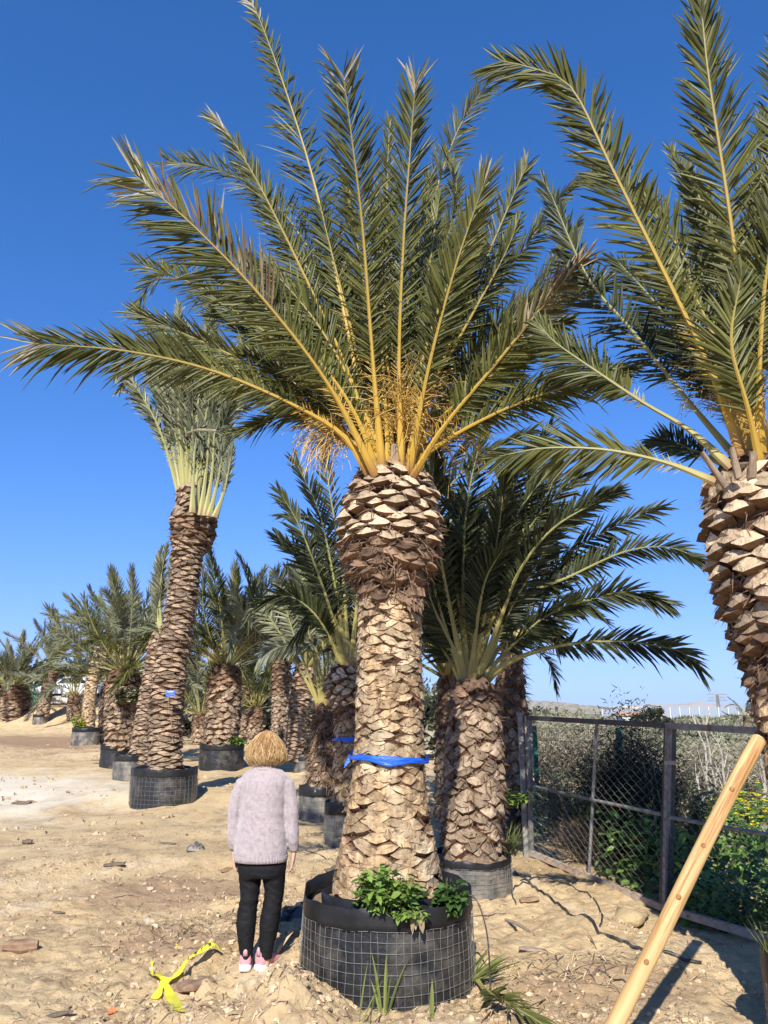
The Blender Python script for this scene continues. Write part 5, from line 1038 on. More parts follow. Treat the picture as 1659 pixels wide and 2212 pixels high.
herb('weed_plant', 'green creeper growing on the trunk of the stout pineapple bole', 'plant', W(278, 1520, GP(248, 1661).y-.15), (.45, .25), .6, 60, .13, 'scrub', 10)
herb('flowering_weed', 'yellow-green weed clump behind the neat scaly trunk', 'plant', GP(668, 1632), (.35, .3), .7, 40, .12, 'herb', 11, flowers=.4, fl_r=.05)
# dead leaf caught on the pot rim
mb = MB(); R = random.Random(2)
for k in range(4):
    s = MB(); p = Vector((R.gauss(0, .012), R.gauss(0, .006), 0)); leaf_blade(mb, p, Vector((R.gauss(.05, .2), -.2, -1)).normalized(), Vector((R.gauss(0, .3), -1, 0)).normalized(), R.uniform(.09, .14), R.uniform(.03, .05), 0, 0)
tag(mb.build('dead_leaf', M['leaf_dry'], None, False, W(897, 1966, 5.285)), 'curled brown dead leaf hanging on the rim of the largest pot', 'leaf')
# ---------------------------------------------------------------- hoses
M['hose'] = mat('black_hose', (.018, .018, .02), (.05, .05, .05), scale=8, rough=.45, c3=(.22, .18, .13), s3=6, th3=.62)
def hose(label, px, r, lift=0, name='irrigation_hose', raw=None):
    P = [GP(*q) for q in px] if raw is None else [Vector(q) for q in raw]
    P = spline(P, 44) if len(P) > 2 else P
    for _ in range(45 if raw is None else 0): P = [P[0]]+[(P[i-1]+P[i]*2+P[i+1])/4 for i in range(1, len(P)-1)]+[P[-1]]
    if raw is None: P = [Vector((p.x, p.y, g(p.x, p.y)+r*.8+lift)) for p in P]
    mb = MB(); o = P[0]; mb.tube([p-o for p in P], r, 7); return tag(mb.build(name, M['hose'], None, True, o), label, 'hose')
hose('thick black irrigation hose curving from the stout palm\'s pot towards the stake', [z6(115, 1290), z6(170, 1362), z6(270, 1400), z6(420, 1492), z6(560, 1622), z6(720, 1722), z6(905, 1790), z6(1250, 1850)], .013)
hose('thinner black hose looping over the sand below the gate', [z6(150, 1345), z6(290, 1338), z6(420, 1362), z6(560, 1420), z6(650, 1510), z6(658, 1575), z6(632, 1625)], .008)
hose('short hose end curling at the stout palm\'s pot', [z6(210, 1362), z6(130, 1372), z6(92, 1420), z6(122, 1490)], .007)
hose('black drip line lying across the sand behind the woman', [(660, 1838), (700, 1850), (735, 1868), (700, 1880)], .006)
hose('thin black twig-like hose lying on the sand near the stake foot', [z6(600, 1880), z6(690, 1930), z6(800, 1975)], .006)
hose('drip line hanging down the right side of the largest pot', None, .005, raw=[(.50, 5.62, .53), (.60, 5.56, .55), (.66, 5.48, .38), (.67, 5.44, .15), (.66, 5.40, .03)])
hose('black drip ring around the foot of the stout palm trunk', None, .012, raw=[W(1016, 1846, 8.5)+Vector((.345*math.cos(a), .345*math.sin(a), .0)) for a in [i*6.283/16 for i in range(17)]])
# ---------------------------------------------------------------- vegetation beyond the gate
def shrub(name, label, cat, loc, rx, ry, h, n, lf, m, seed, stems=10, low=.0, group=None, thin=.35, tuft=.35):
    """twiggy bush: thin stems fanning up, leaf-sized faces clustered along their outer parts"""
    R = random.Random(seed); t = thing(name, label, cat, loc, group); sb = MB(); lb = MB(); cl = []
    for k in range(stems):
        a = R.random()*6.283; r = math.sqrt(R.random()); tip = Vector((math.cos(a)*r*rx, math.sin(a)*r*ry, h*(1-.35*r*r)*R.uniform(.75, 1.05)))
        b = Vector((tip.x*.15, tip.y*.15, -.05)); m1 = b.lerp(tip, .5)+Vector((R.gauss(0, .08), R.gauss(0, .08), .05*h)); sb.tube([b, m1, tip], [.012, .008, .003], 4, 0, False)
        for i in range(5): q = R.uniform(.12+low, 1); cl.append((b.lerp(m1, q*2) if q < .5 else m1.lerp(tip, q*2-1)))
    for _ in range(n):
        c = R.choice(cl); p = c+Vector((R.gauss(0, tuft*rx*.5), R.gauss(0, tuft*ry*.5), R.gauss(0, tuft*h*.3)))
        if p.z < .01: continue
        d = Vector((R.gauss(0, 1), R.gauss(0, 1), R.gauss(.5, .8))).normalized(); s = d.orthogonal().normalized()*lf*thin*.5; l = lf*R.uniform(.5, 1.3)
        i = [lb.vert(q) for q in (p-s, p+s, p+d*l)]; lb.face(i)
    sb.build('stems', M['deadwood'], t); lb.build('foliage', M[m], t); return t
def on_g(u, Y): p = W(u, 1600, Y); return Vector((p.x, Y, g(p.x, Y)))
shrub('shade_dark_shrub', 'dense shrub, dark leaves blackened with painted shade, standing right behind the left gate leaf', 'shrub', on_g(1325, 9.4), .80, .55, 1.62, 14000, .075, 'scrub_dark_shade', 1, 46, thin=.22)
shrub('shade_dark_shrub', 'lower shrub, dark leaves blackened with painted shade, against the middle gate post', 'shrub', on_g(1420, 8.9), .55, .45, 1.25, 7500, .07, 'scrub_dark_shade', 2, 30, thin=.22)
shrub('dry_shrub', 'sunlit olive-gold dry shrub at the hinge end of the gate', 'shrub', on_g(1215, 10.6), .45, .4, .85, 4200, .10, 'scrub', 3, 30, thin=.16)
shrub('dry_shrub', 'golden dry grass clump low behind the gate, left of its leaning upright', 'shrub', on_g(1240, 9.5), .35, .3, .45, 2200, .12, 'straw', 4, 20, thin=.08)
def carpet(name, poly_fn, n, hh, lf, mats, seed):
    R = random.Random(seed); mb = MB(); k = 0
    while k < n:
        x, y = poly_fn(R); z = g(x, y); h = hh*R.random()*(.35+1.2*float(vn(x*1.9, y*1.9, 51))); d = Vector((R.gauss(0, 1), R.gauss(0, 1), R.gauss(.15, .5))).normalized()
        l = lf*R.uniform(.5, 1.35); p = Vector((x, y, z+h)); leaf_blade(mb, p, d, (UP+Vector((R.gauss(0, .4), R.gauss(0, .5)-.2, 0))).normalized(), l, l*R.uniform(.4, .75), 0 if float(vn(x*2.3, y*2.3, 52))+R.gauss(0, .12) < .55 else 1, R.uniform(.1, .5)); k += 1
    return struct(mb.build(name, [M[q] for q in mats]), 'stuff')
def strip(R): y = R.uniform(4.6, 8.9); return gate_x(y)+.10+R.random()**1.3*3.2, y
carpet('weeds', strip, 11000, .62, .085, ('herb', 'herb_dark'), 61)
def strip2(R): y = R.uniform(8.6, 14); return gate_x(y)+.5+R.random()*5, y
carpet('undergrowth', strip2, 5200, .55, .11, ('scrub', 'herb_dark'), 62)
for k, (u, Y, h, lab) in enumerate(((1530, 10.3, .78, 'mound of yellow-flowering weeds left of the stake, beyond the gate'), (1592, 10.9, .85, 'yellow-flowering weeds directly behind the wooden stake'), (1640, 11.2, .8, 'yellow-flowering weeds beyond the gate, touching the trunk at the photo edge'))):
    herb('flowering_weed', lab, 'plant', on_g(u, Y), (.50, .4), h, 85, .10, 'herb', 70+k, flowers=.9, nl=8, fl_r=.035)
# leafless pale saplings
def sapling(label, u, Y, v_top, seed, br=5):
    R = random.Random(seed); b = on_g(u, Y); H = W(u, v_top, Y).z-b.z; mb = MB(); pts = [Vector((0, 0, -.05))]; p = Vector((0, 0, 0)); lean = R.gauss(0, .06)
    for i in range(6): p = p+Vector((lean*H/6+R.gauss(0, .03), R.gauss(0, .03), H/6)); pts.append(p.copy())
    mb.tube(pts, [.028, .025, .022, .018, .014, .010, .005], 5)
    for k in range(br):
        i = R.randint(1, 5); q = pts[i]; d = Vector((R.choice((-1, 1))*R.uniform(.2, .6), R.gauss(0, .3), 1)).normalized(); l = H*R.uniform(.15, .4); m1 = q+d*l*.5; mb.tube([q, m1, m1+(d+Vector((0, 0, .4))).normalized()*l*.5], [.013, .009, .004], 4)
    tag(mb.build('bare_sapling', M['palewood'], None, False, b), label, 'sapling', 'leafless saplings beyond the gate')
for k, (u, Y, vt, lab) in enumerate(((1520, 14.5, 1540, 'tallest straight pale bare sapling beyond the right gate leaf'), (1560, 15, 1575, 'forked pale bare sapling left of the stake top'), (1497, 14, 1640, 'short pale bare sapling nearest the middle gate post'), (1543, 15.4, 1545, 'thin pale bare sapling between the tallest and the forked one'), (1350, 16, 1565, 'pale bare sapling seen through the left gate leaf'), (1632, 14.8, 1600, 'pale bare sapling close to the trunk at the photo edge'))):
    sapling(lab, u, Y, vt, 80+k, 5 if k != 1 else 9)
for k, (u, Y, h, rx, m, lab) in enumerate(((1510, 17, 1.5, 1.3, 'scrub_brown', 'grey-brown leafless thicket behind the pale saplings'), (1600, 18, 1.6, 1.5, 'scrub_brown', 'grey-brown thicket behind the stake top'), (1440, 19, 1.5, 1.4, 'scrub', 'olive bush behind the middle gate post'), (1370, 20, 1.8, 1.6, 'scrub', 'olive bush above the shade-darkened shrub'), (1270, 20, 2.2, 1.7, 'scrub_brown', 'brownish bush behind the welded wire fence'), (1190, 22, 2.4, 1.8, 'scrub', 'olive bush beside the shaded palm trunk and gate post'))):
    shrub('wild_shrub', lab, 'shrub', on_g(u, Y), rx, rx*.8, h*.78, 4200, .16, m, 90+k, 60, thin=.16, tuft=.30)
# the scrub valley behind: one mass
R = random.Random(77); mb = MB()
def clump(x, y, rx, h, n, lf):
    z = g(x, y); m_ = R.choice((0, 0, 0, 1, 2)) if R.random() < .9 else 1
    for _ in range(n):
        a = R.random()*6.283; q = R.random()**.45; el = R.random()**.8; rr = rx*q*math.sqrt(max(0.02, 1-el*el*.85))
        p = Vector((x+math.cos(a)*rr, y+math.sin(a)*rr, z+h*el*R.uniform(.8, 1.05))); d = Vector((R.gauss(0, 1), R.gauss(0, 1), R.gauss(.6, .7))).normalized(); s = d.orthogonal().normalized()*lf*R.uniform(.2, .45); l = lf*R.uniform(.5, 1.3)
        i = [mb.vert(w_) for w_ in (p-s, p+s, p+d*l)]; mb.face(i, m_)
for _ in range(190):
    y = R.uniform(23, 60); u = R.uniform(930, 1750); x = W(u, 1560, y).x; clump(x, y, R.uniform(1.0, 2.2), R.uniform(.9, 1.9)*(1.05 if u < 1280 else .65), 330, .26)
for _ in range(240):
    y = R.uniform(60, 150); u = R.uniform(850, 1800); x = W(u, 1560, y).x; clump(x, y, R.uniform(2, 4.5), R.uniform(1.4, 2.9)*(1.0 if u < 1280 else .40), 130, .55)
for _ in range(320):
    y = R.uniform(150, 330); u = R.uniform(300, 1900); x = W(u, 1560, y).x; clump(x, y, R.uniform(4, 9), R.uniform(1.6, 3.3)*(.95 if u < 1250 else .36), 60, 1.2)
for _ in range(110):                                    # strip of scrub behind the palm rows on the left and in the middle
    y = R.uniform(36, 60); u = R.uniform(330, 960); x = W(u, 1560, y).x; clump(x, y, R.uniform(1.2, 2.4), R.uniform(1.6, 3.4), 240, .34)
for _ in range(90):
    y = R.uniform(62, 110); u = R.uniform(-120, 420); x = W(u, 1560, y).x; clump(x, y, R.uniform(2, 5), R.uniform(2.2, 5.0), 170, .6)
struct(mb.build('scrub_vegetation', [M['scrub'], M['scrub_brown'], M['scrub_dark_shade']]), 'stuff')
# round dark tree, small palm, house far off
def tree(label, u, Y, rx, h, seed, m='scrub_dark_shade', trunk_h=1.5):
    R = random.Random(seed); b = on_g(u, Y); t = thing('round_tree', label, 'tree', b); tb = MB(); tb.tube([Vector((0, 0, -.3)), Vector((.1, 0, trunk_h)), Vector((0, 0, h*.7))], [.35, .28, .12], 7); lb = MB(); C = []
    for _ in range(34): a = R.random()*6.28; q = R.random()**.5; e = R.random(); C.append((Vector((math.cos(a)*rx*q*math.sqrt(1-e*e*.8), math.sin(a)*rx*q*.8, trunk_h+(h-trunk_h)*e*.9)), R.uniform(.12, .28)*rx))
    for k in range(6): c = C[k*5][0]; tb.tube([Vector((0, 0, h*.35)), c*.6+Vector((0, 0, h*.15)), c], [.14, .09, .04], 5)
    for _ in range(2600):
        c, r = R.choice(C); p = c+Vector((R.gauss(0, 1), R.gauss(0, 1), R.gauss(0, .8))).normalized()*r*R.uniform(.5, 1.1); d = Vector((R.gauss(0, 1), R.gauss(0, 1), R.gauss(.3, .8))).normalized(); s = d.orthogonal().normalized()*.16; l = R.uniform(.4, .9)
        i = [lb.vert(w_) for w_ in (p-s, p+s, p+d*l)]; lb.face(i)
    tb.build('trunk', M['deadwood'], t); lb.build('crown', M[m], t); return t
tree('rounded dark green tree standing before the far net wall', 1408, 165, 4.4, 4.7, 5, trunk_h=.8)
tree('dark rounded tree on the skyline behind the far yard palms', 178, 75, 4.2, 5.4, 6, trunk_h=1.0)
tree('darker low tree behind the dark bushy palm at the yard edge', 20, 70, 4.5, 4.6, 7, trunk_h=.8)
potted('tiny far fan-crowned palm near the pylon, beyond the scrub', None, 1614, 1568, 20, 4, [(1612, 1568, 15), (1612, 1558, 14), (1612, 1549, 13)], 'rough', 84, dict(nf=14, L=4.5, e_hi=80, e_lo=-20, cols=('grey', 'deep')), False, False, 0, Yc=150)
M['wallpaint'] = mat('white_render', (.62, .58, .52), (.72, .69, .63), scale=1, rough=.9); M['tile'] = mat('roof_tile', (.40, .22, .14), (.50, .30, .20), scale=2, rough=.9)
b = on_g(1384, 190); t = thing('house', 'low white house beside the rounded dark tree far off', 'house', b); hz = W(1384, 1546, 190).z-b.z
mb = MB(); mb.box(Vector((0, 0, hz/2-.5)), 5.2, 4, hz/2+.5); mb.build('wall', M['wallpaint'], t)
mb = MB(); q = [mb.vert(p) for p in (Vector((-5.6, -4.4, hz)), Vector((5.6, -4.4, hz)), Vector((5.6, 4.4, hz)), Vector((-5.6, 4.4, hz)), Vector((-5, 0, hz+.9)), Vector((5, 0, hz+.9)))]
for f in ((0, 1, 5, 4), (2, 3, 4, 5), (1, 2, 5), (3, 0, 4), (0, 3, 2, 1)): mb.face([q[i] for i in f])
mb.build('roof', M['tile'], t)
mb = MB()
for x in (-3, 0, 3): mb.box(Vector((x, -4.02, hz*.55)), .6, .03, .7)
mb.build('windows', M['galv_dark'], t)
# far net wall with white posts
M['net'] = mat('blue_grey_net', (.235, .275, .335), (.285, .325, .385), scale=.05, rough=.9); M['whitepost'] = mat('white_post', (.66, .66, .64), rough=.7)
Ya = 300.0; xs = [W(u, 1530, Ya).x for u in (1300, 1760)]; tz = W(1500, 1528, Ya).z; t = thing('net_wall', 'long blue-grey net wall with white posts on the skyline', 'net wall', (xs[0], Ya, -5)); LW = xs[1]-xs[0]
mb = MB(); n = 22
ht = lambda x: tz+5-(.9*(1-min(1, max(0, (x-2)/26))))
for i in range(n): x0, x1 = LW*i/n, LW*(i+1)/n; a = [mb.vert(p) for p in (Vector((x0, 0, 0)), Vector((x1, 0, 0)), Vector((x1, 0, ht(x1))), Vector((x0, 0, ht(x0))), Vector((x0, .2, 0)), Vector((x1, .2, 0)), Vector((x1, .2, ht(x1))), Vector((x0, .2, ht(x0))))]; mb.face([a[0], a[1], a[2], a[3]]); mb.face([a[5], a[4], a[7], a[6]]); mb.face([a[3], a[2], a[6], a[7]])
mb.build('net', M['net'], t)
for i in range(n+1):
    mb = MB(); x = LW*i/n; mb.box(Vector((x, -.25, ht(x)/2+.1)), .13, .13, ht(x)/2+.1); mb.build('post', M['whitepost'], t)
Yp = 330; b = W(1553.5, 1540, Yp); b.z = -6; H = W(1553, 1500, Yp).z+6; t = thing('power_pylon', 'slim lattice pylon with three crossarms above the net wall', 'pylon', b); mb = MB()
for sx in (-1, 1):
    for sy in (-1, 1): mb.bar(Vector((sx*.9, sy*.9, 0)), Vector((sx*.25, sy*.25, H)), .11, .11)
for k in range(14): z0, z1 = H*k/14, H*(k+1)/14; w0 = .9-.65*k/14; w1 = .9-.65*(k+1)/14; mb.bar(Vector((-w0, -w0, z0)), Vector((w1, -w1, z1)), .06, .06); mb.bar(Vector((w0, -w0, z0)), Vector((-w1, -w1, z1)), .06, .06)
mb.build('mast', M['galv'], t)
for k, q in enumerate((.995, .90, .82)): mb = MB(); mb.bar(Vector((-4.2+.6*(k == 1), 0, H*q)), Vector((4.2-.6*(k == 1), 0, H*q)), .16, .16); mb.bar(Vector((-4.0+.6*(k == 1), 0, H*q)), Vector((0, 0, H*q+.9)), .06, .06); mb.bar(Vector((4.0-.6*(k == 1), 0, H*q)), Vector((0, 0, H*q+.9)), .06, .06); mb.build('crossarm', M['galv'], t)
# hills
def ridge(label, pts, Y, m, depth, seed, rough):
    R = np.random.default_rng(seed); us = np.linspace(pts[0][0], pts[-1][0], 160); vs = np.interp(us, [p[0] for p in pts], [p[1] for p in pts]); mb = MB(); rows = []
    for j, q in enumerate(np.linspace(0, 1, 9)):
        row_ = []
        for u, v in zip(us, vs):
            pz = W(u, v, Y).z+2; x = W(u, v, Y).x; yy = Y-depth*(1-q); z = -3+pz*q**1.3*(1+.06*(float(vn(u*.11, q*4, seed))-.5)*8*(1-q)*q*4)+(float(vn(u*.35, q*9, seed+1))-.5)*rough*q
            row_.append(mb.vert(Vector((x, yy, z))))
        rows.append(row_)
    back = [mb.vert(Vector((W(u, v, Y).x, Y+depth*.6, -3))) for u, v in zip(us, vs)]; rows.append(back)
    for a, b in zip(rows, rows[1:]):
        for i in range(159): mb.face([a[i], a[i+1], b[i+1], b[i]])
    return struct(mb.build(label, M[m], None, True))
M['hillrock'] = mat('pale_rocky_hill', (.36, .30, .24), (.46, .40, .33), scale=.03, rough=1, c3=(.20, .19, .13), s3=.06, th3=.5)
M['mountain'] = mat('bare_mountain', (.38, .32, .28), (.46, .40, .36), scale=.002, rough=1)
M['farrow'] = mat('cut_hill', (.62, .50, .36), (.70, .60, .46), scale=.02, rough=1)
ridge('hill', [(960, 1527), (1040, 1520), (1100, 1510), (1140, 1511), (1190, 1516), (1250, 1522), (1310, 1527), (1420, 1534)], 900, 'hillrock', 420, 3, 4)
ridge('quarry_hill', [(1260, 1533), (1310, 1527), (1345, 1524), (1380, 1525), (1440, 1528), (1500, 1533)], 1600, 'farrow', 300, 4, 3)
ridge('mountain', [(1300, 1531), (1370, 1524), (1420, 1521), (1460, 1523), (1490, 1518), (1507, 1515), (1530, 1520), (1580, 1526), (1700, 1524), (1850, 1528)], 7500, 'mountain', 1500, 5, 20)
ridge('hill', [(-300, 1440), (-120, 1422), (0, 1416), (20, 1418), (34, 1428), (60, 1470), (90, 1520)], 420, 'farrow', 160, 6, 1.0)
# ---------------------------------------------------------------- far left: green screen fence, car, rubble
M['screen'] = mat('green_screen_net', (.035, .19, .12), (.055, .25, .16), scale=3, rough=.85)
b0 = W(58, 1503, 52); b1 = W(132, 1503, 52); t = thing('screen_fence', 'green screen-net fence with pale posts behind the far yard', 'fence', b0); d = b1-b0; hgt = W(60, 1482, 52).z-b0.z
mb = MB()
for i in range(24): p0 = d*(i/24); p1 = d*((i+1)/24); o0 = .03*math.sin(i*1.3); o1 = .03*math.sin((i+1)*1.3); mb.quad(p0+Vector((0, o0, -.4)), p1+Vector((0, o1, -.4)), p1+Vector((0, o1, hgt)), p0+Vector((0, o0, hgt)))
mb.build('screen_net', M['screen'], t)
for q in (.0, .17, .48, .80, 1): mb = MB(); p = d*q; mb.tube([p+Vector((0, -.06, -.5)), p+Vector((0, -.06, hgt*1.75))], .045, 6); mb.build('post', M['whitepost'], t)
M['carpaint'] = mat('white_car_paint', (.68, .68, .68), rough=.3, spec=.6); M['glass'] = mat('dark_car_glass', (.02, .025, .03), rough=.1, spec=.8); M['tyre'] = mat('tyre_rubber', (.02, .02, .02), rough=.8)
b = W(153, 1507.5, 50); b.z -= .1; t = thing('parked_car', 'white car parked behind the far yard palms', 'car', b); mb = MB()
prof = [(-1.9, .35), (-1.95, .7), (-1.4, .9), (-.8, .95), (-.3, 1.38), (.9, 1.40), (1.5, .95), (1.95, .88), (1.98, .4)]
R_ = []
for sy in (-.8, -.7, .7, .8): R_.append([mb.vert(Vector((x, sy, z if abs(sy) < .75 else z*.97))) for x, z in prof])
for a, c in zip(R_, R_[1:]):
    for i in range(len(prof)): mb.face([a[i], a[(i+1) % len(prof)], c[(i+1) % len(prof)], c[i]])
mb.face(R_[0][::-1]); mb.face(R_[-1]); mb.build('body', M['carpaint'], t)
for x0, x1, x2, x3 in ((-.62, -.22, .25, .25), (.32, .32, .85, 1.3)):
    mb = MB(); mb.face([mb.vert(q) for q in (Vector((x0, -.815, .98)), Vector((x3, -.815, .98)), Vector((x2, -.815, 1.3)), Vector((x1, -.815, 1.3)))]); mb.build('window', M['glass'], t)
for x in (-1.25, 1.25):
    for y in (-.78, .78): mb = MB(); mb.tube([Vector((x, y-.09, .32)), Vector((x, y+.09, .32))], .32, 14); mb.build('wheel', M['tyre'], t)
M['concrete'] = mat('pale_concrete', (.50, .46, .40), (.60, .56, .49), scale=4, rough=.9)
mb = MB(); mb.box(Vector((0, 0, .12)), 1.7, .5, .16); mb.box(Vector((-.6, .1, .33)), .7, .3, .05); tag(mb.build('concrete_slab', M['concrete'], None, False, GP(147, 1518)), 'pale concrete slab lying on the far mound below the white car', 'slab')
mb = MB(); mb.box(Vector((0, 0, .2)), .28, .25, .22); mb.box(Vector((.1, 0, .46)), .12, .1, .04); tag(mb.build('crate', M['wallpaint'], None, False, GP(128, 1510)), 'small pale crate left of the parked white car', 'crate')
# ---------------------------------------------------------------- single things lying on the yard
def zl(x, y): return (x/2.592)/1.1573, (2000+y/2.592)/1.1573
M['oldbark'] = mat('old_bark', (.17, .10, .06), (.36, .24, .15), scale=16, rough=.9, bump=.6, bscale=30, stretch=(.3, 1, 1)); M['stone'] = mat('pale_stone', (.40, .32, .22), (.52, .43, .31), scale=9, rough=.9, bump=.4)
M['darkstone'] = mat('dark_stone', (.10, .075, .06), (.19, .14, .11), scale=12, rough=.9, bump=.5); M['brick'] = mat('brick_shard', (.55, .16, .06), (.62, .22, .09), scale=14, rough=.9)
M['tape'] = mat('yellow_tape', (.78, .72, .035), (.84, .79, .07), scale=5, rough=.35, spec=.5, trans=.2, bump=.3, bscale=18); M['ink'] = mat('black_ink', (.03, .03, .03), rough=.6)
def chunk(name, label, cat, px, L, wd, h, m, seed, az=0, point=.4):
    R = random.Random(seed); mb = MB(); rr = []
    for i in range(6):
        q = i/5; k = (1-point*abs(q-.45)*1.8); rr.append((Vector(((q-.5)*L, R.gauss(0, wd*.05), h*.42)), Vector((0, wd*.5*k*R.uniform(.85, 1.1), 0)), Vector((0, 0, h*.55*k*R.uniform(.8, 1.15))), .75))
    mb.loft(rr, 9); p = GP(*px); o = mb.build(name, m, None, m is M['sand'], p); o.rotation_euler = (R.gauss(0, .1), R.gauss(0, .08), az); return tag(o, label, cat)
zt = lambda x, y: ((360+x/7.541)/1.1573, (2360+y/7.541)/1.1573)
chunk('bark_chunk', 'thick wedge of brown palm bark with a clean cut end, alone on the sand', 'bark', zl(130, 985), .24, .10, .10, M['oldbark'], 1, .12, .5)
chunk('bark_plate', 'broad flat bark plate lying under the yellow tape', 'bark', zt(930, 830), .23, .19, .05, M['oldbark'], 2, .9, .15)
chunk('stone', 'dark angular stone on the open sand left of the crumpled plastic', 'stone', zl(175, 285), .12, .09, .07, M['darkstone'], 3, .1)
chunk('bark_chunk', 'dark bark scrap lying on the pale gravel yard', 'bark', (46, 1738), .34, .16, .07, M['darkstone'], 4, -.1, .6)
chunk('bark_chunk', 'reddish-brown bark scrap beside its twin on the gravel', 'bark', (70, 1735), .18, .10, .05, M['oldbark'], 5, .3, .6)
chunk('bark_chunk', 'flat brown bark scrap above the straw heap, left of the woman', 'bark', zl(740, 425), .22, .12, .035, M['darkstone'], 6, .1, .4)
chunk('bark_chunk', 'small brown chip near the dark angular stone', 'bark', zl(365, 262), .09, .05, .03, M['oldbark'], 7, .2)
chunk('bark_chunk', 'weathered brown bark strip behind the straw heap', 'bark', zl(880, 232), .22, .06, .03, M['oldbark'], 8, -.2, .6)
chunk('bark_chunk', 'brown bark strip beside the crumpled plastic', 'bark', zl(1090, 290), .20, .08, .04, M['darkstone'], 9, -.1, .6)
chunk('bark_chunk', 'curled brown husk on the sand close to the woman\'s left hip', 'bark', zl(1470, 465), .14, .08, .05, M['oldbark'], 10, .7, .6)
chunk('bark_chunk', 'charred leaf-shaped bark strip, lower edge of the photo', 'bark', zl(385, 1400), .15, .05, .025, M['darkstone'], 11, .35, .7)
chunk('bark_chunk', 'dark twig-like scrap midway over the open sand', 'bark', zl(375, 735), .12, .03, .02, M['darkstone'], 12, .1, .7)
chunk('stone', 'pale angular stone between the straw heap and the yellow scrap', 'stone', zl(965, 810), .10, .07, .06, M['stone'], 13, .3)
chunk('stone', 'round white pebble in the straw heap', 'stone', zl(975, 585), .06, .04, .035, M['stone'], 14, 0, .3)
chunk('stone', 'pale sandy boulder at the gate foot where the shade begins', 'stone', z6(828, 1605), .34, .30, .13, M['sand'], 15, .4, .9)
chunk('brick_shard', 'orange brick shard on the sand at the lower edge', 'brick', zl(725, 1380), .045, .04, .028, M['brick'], 16, .5, .2)
chunk('bark_chunk', 'pale flat bark flake on the sand between the largest pot and the stake', 'bark', (1150, 2053), .20, .07, .02, M['deadwood'], 17, -.25, .6)
chunk('bark_chunk', 'dark curled flake among the straw near the largest pot\'s foot', 'bark', z6(205, 1470), .18, .10, .05, M['oldbark'], 18, .1, .5)
chunk('bark_chunk', 'brown bark scrap lying behind the woman by the narrow pot', 'bark', (718, 1884), .16, .10, .04, M['darkstone'], 19, .1, .5)
def stick(label, a, b, r, m='deadwood', lift=.01, name='stick'):
    A = GP(*a); B = GP(*b); mb = MB(); md = A.lerp(B, .5); md.z = max(g(md.x, md.y), (A.z+B.z)/2)+r; mb.tube([Vector((0, 0, r)), md-A+Vector((0, 0, lift)), B-A+Vector((0, 0, r))], [r*.8, r, r*.55], 6, 0, True, .6); tag(mb.build(name, M[m], None, False, A), label, 'stick')
stick('flat grey wooden slat lying on the sand right of the largest pot', (1092, 1990), (1155, 2023), .016)
stick('bent pale twig with a broad end, right of the largest pot\'s rim', (1022, 1980), (1094, 1973), .008)
stick('thin dark twig on the bare sand, lower edge right of the pot', (1121, 2193), (1179, 2161), .006, 'bits')
stick('short pale wooden stick poking from the mound at the largest pot', (704, 2124), (733, 2113), .010, 'palewood', .03)
stick('thin grey stick in the straw heap, left of the woman', (244, 1940), (300, 1937), .006)
stick('dry dark twig standing askew near the yellow scrap', (396, 2020), (418, 1998), .005, 'bits')
stick('long thin pale straw on the open sand left of the yellow scrap', (196, 2044), (270, 2046), .003, 'straw')
stick('dark root lying beside the fallen green frond', (1040, 2212), (1090, 2160), .007, 'bits')
# yellow marking tape with scribbled figures
def tape(name, label, px, wd, lift, marks=None):
    P = [GP(*q) for q in px]; o = P[0].copy(); P = [Vector((p.x, p.y, max(g(p.x, p.y), p.z)+l)) for p, l in zip(P, lift)]; S = spline(P, 26); mb = MB(); pr = None; fr = []
    for i, p in enumerate(S):
        T = (S[min(i+1, 25)]-S[max(i-1, 0)]).normalized(); s = T.cross(UP).normalized(); q = i/25; tw = .28*math.sin(q*7+wd*90); s = s*math.cos(tw)+UP*math.sin(tw)*.8; w_ = wd*(.75+.25*math.sin(q*9+1)); fr.append((p, T, s, w_))
        ring = [mb.vert(p-o-s*w_*.5), mb.vert(p-o+UP*.004*math.sin(i*1.9)), mb.vert(p-o+s*w_*.5)]
        if pr: mb.face([pr[0], pr[1], ring[1], ring[0]]); mb.face([pr[1], pr[2], ring[2], ring[1]])
        pr = ring
    ob = mb.build(name, M['tape'], None, False, o); tag(ob, label, 'tape')
    if marks:
        mk = MB()
        for st_ in marks:
            pts = []
            for q, a in st_:
                i = min(int(q*25), 24); f = q*25-i; p, T, s, w_ = fr[i]; pts.append(p.lerp(fr[i+1][0], f)+s*w_*a+UP*.006-o)
            for a, b in zip(pts, pts[1:]): mk.tube([a, b], .0022, 4)
        mk.build('handwriting', M['ink'], ob)
zt = lambda x, y: ((360+x/7.541)/1.1573, (2360+y/7.541)/1.1573)
tape('marking_tape', 'long bright yellow tape with scribbled black marks, draped over the bark plate', [zt(440, 800), zt(640, 690), zt(800, 560), zt(1050, 440), zt(1280, 320), zt(1450, 290)], .062, [.03, .045, .085, .10, .11, .05],
     [[(.38, .30), (.44, -.28)], [(.50, .25), (.54, .05), (.52, -.28), (.57, -.30)], [(.60, .30), (.63, -.30), (.67, -.22)], [(.70, .30), (.75, .22), (.72, 0), (.77, -.05), (.73, -.30), (.68, -.25)]])
tape('marking_tape', 'short yellow tape end, folded and crossing under the long scribbled one', [zt(200, 620), zt(290, 700), zt(380, 850), zt(480, 1050), zt(600, 1240), zt(740, 1330)], .07, [.015, .03, .045, .035, .02, .015])
tape('marking_tape', 'broad torn yellow tape flap pointing down beside the tape crossing', [zt(420, 770), zt(330, 900), zt(250, 1000), zt(190, 1070)], .07, [.045, .035, .02, .012])
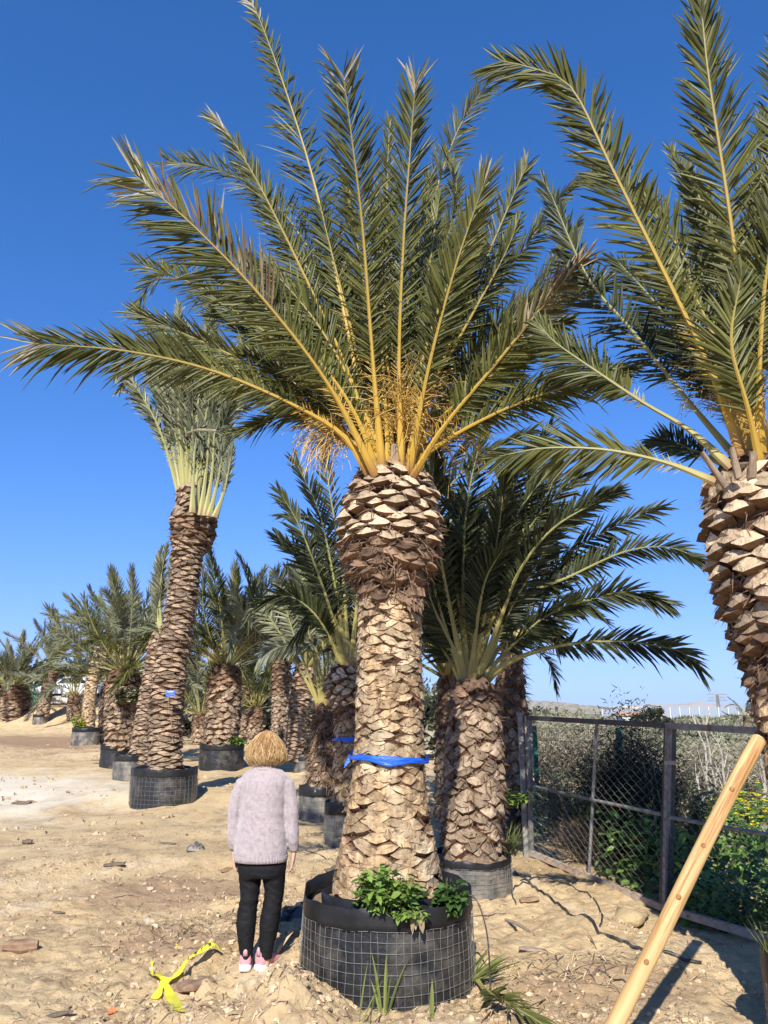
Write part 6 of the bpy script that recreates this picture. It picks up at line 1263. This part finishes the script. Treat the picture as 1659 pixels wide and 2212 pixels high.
tape('marking_tape', 'small crumpled yellow tape twist above the tape crossing', [zt(150, 350), zt(150, 440), zt(140, 520), zt(160, 600)], .022, [.01, .015, .015, .01])
tape('marking_tape', 'tiny yellow scrap half buried in the straw, apart from the longer tapes', [zt(610, 20), zt(660, 90), zt(740, 80)], .022, [.01, .012, .006])
# crumpled plastic
def crumple(name, label, px, rx, ry, h, m, seed, cat='plastic scrap'):
    R = random.Random(seed); mb = MB(); n = 12; I = {}
    for i in range(n):
        for j in range(n):
            a, b = i/(n-1)*2-1, j/(n-1)*2-1; I[i, j] = mb.vert(Vector((a*rx+R.gauss(0, rx*.07), b*ry+R.gauss(0, ry*.07), max(0, h*(1-a*a)*(1-b*b)*R.uniform(.3, 1.3))+.004)))
    for i in range(n-1):
        for j in range(n-1): mb.face([I[i, j], I[i+1, j], I[i+1, j+1], I[i, j+1]])
    return tag(mb.build(name, m, None, False, GP(*px)), label, cat)
crumple('plastic_scrap', 'crumpled black and silver plastic scrap on the sand left of the woman', zl(1268, 325), .11, .09, .09, M['plastic_dusty'], 1)
crumple('plastic_sheet', 'crumpled black plastic sheet in the shade between the woman and the largest pot', (640, 1985), .24, .42, .10, M['plastic'], 2)
crumple('plastic_scrap', 'dark plastic shred near the narrow pot behind the woman', (735, 1880), .10, .07, .05, M['plastic_dusty'], 3)
# cut green frond lying at the pot's foot
P = [GP(1020, 2120), GP(1048, 2160), GP(1090, 2190), GP(1150, 2225), GP(1200, 2260)]; o = P[0]
me_ = frond_mesh('frond', [p-o+Vector((0, 0, .06)) for p in P], .30, 34, wd=.022, v=30, seed=900, r0=.018, s0=.3, mats=('leaf', 'stalk_green'), droop=.25, a0=40, a1=14)
tag(link('cut_frond', me_, None, o), 'cut green palm frond lying on the sand at the right foot of the largest pot', 'palm frond')
# ---------------------------------------------------------------- the air: an even pale haze round the whole place
hz_ = D.materials.new('haze'); hz_.use_nodes = True; t_ = hz_.node_tree; t_.nodes.remove(t_.nodes['Principled BSDF'])
pv = t_.nodes.new('ShaderNodeVolumePrincipled'); pv.inputs['Color'].default_value = (.82, .95, 1.0, 1); pv.inputs['Density'].default_value = 0.00002; pv.inputs['Anisotropy'].default_value = .2
t_.links.new(pv.outputs[0], t_.nodes['Material Output'].inputs['Volume'])
mb = MB(); mb.box(Vector((0, 4000, 90)), 9000, 8000, 105); struct(mb.build('haze', hz_), 'stuff')
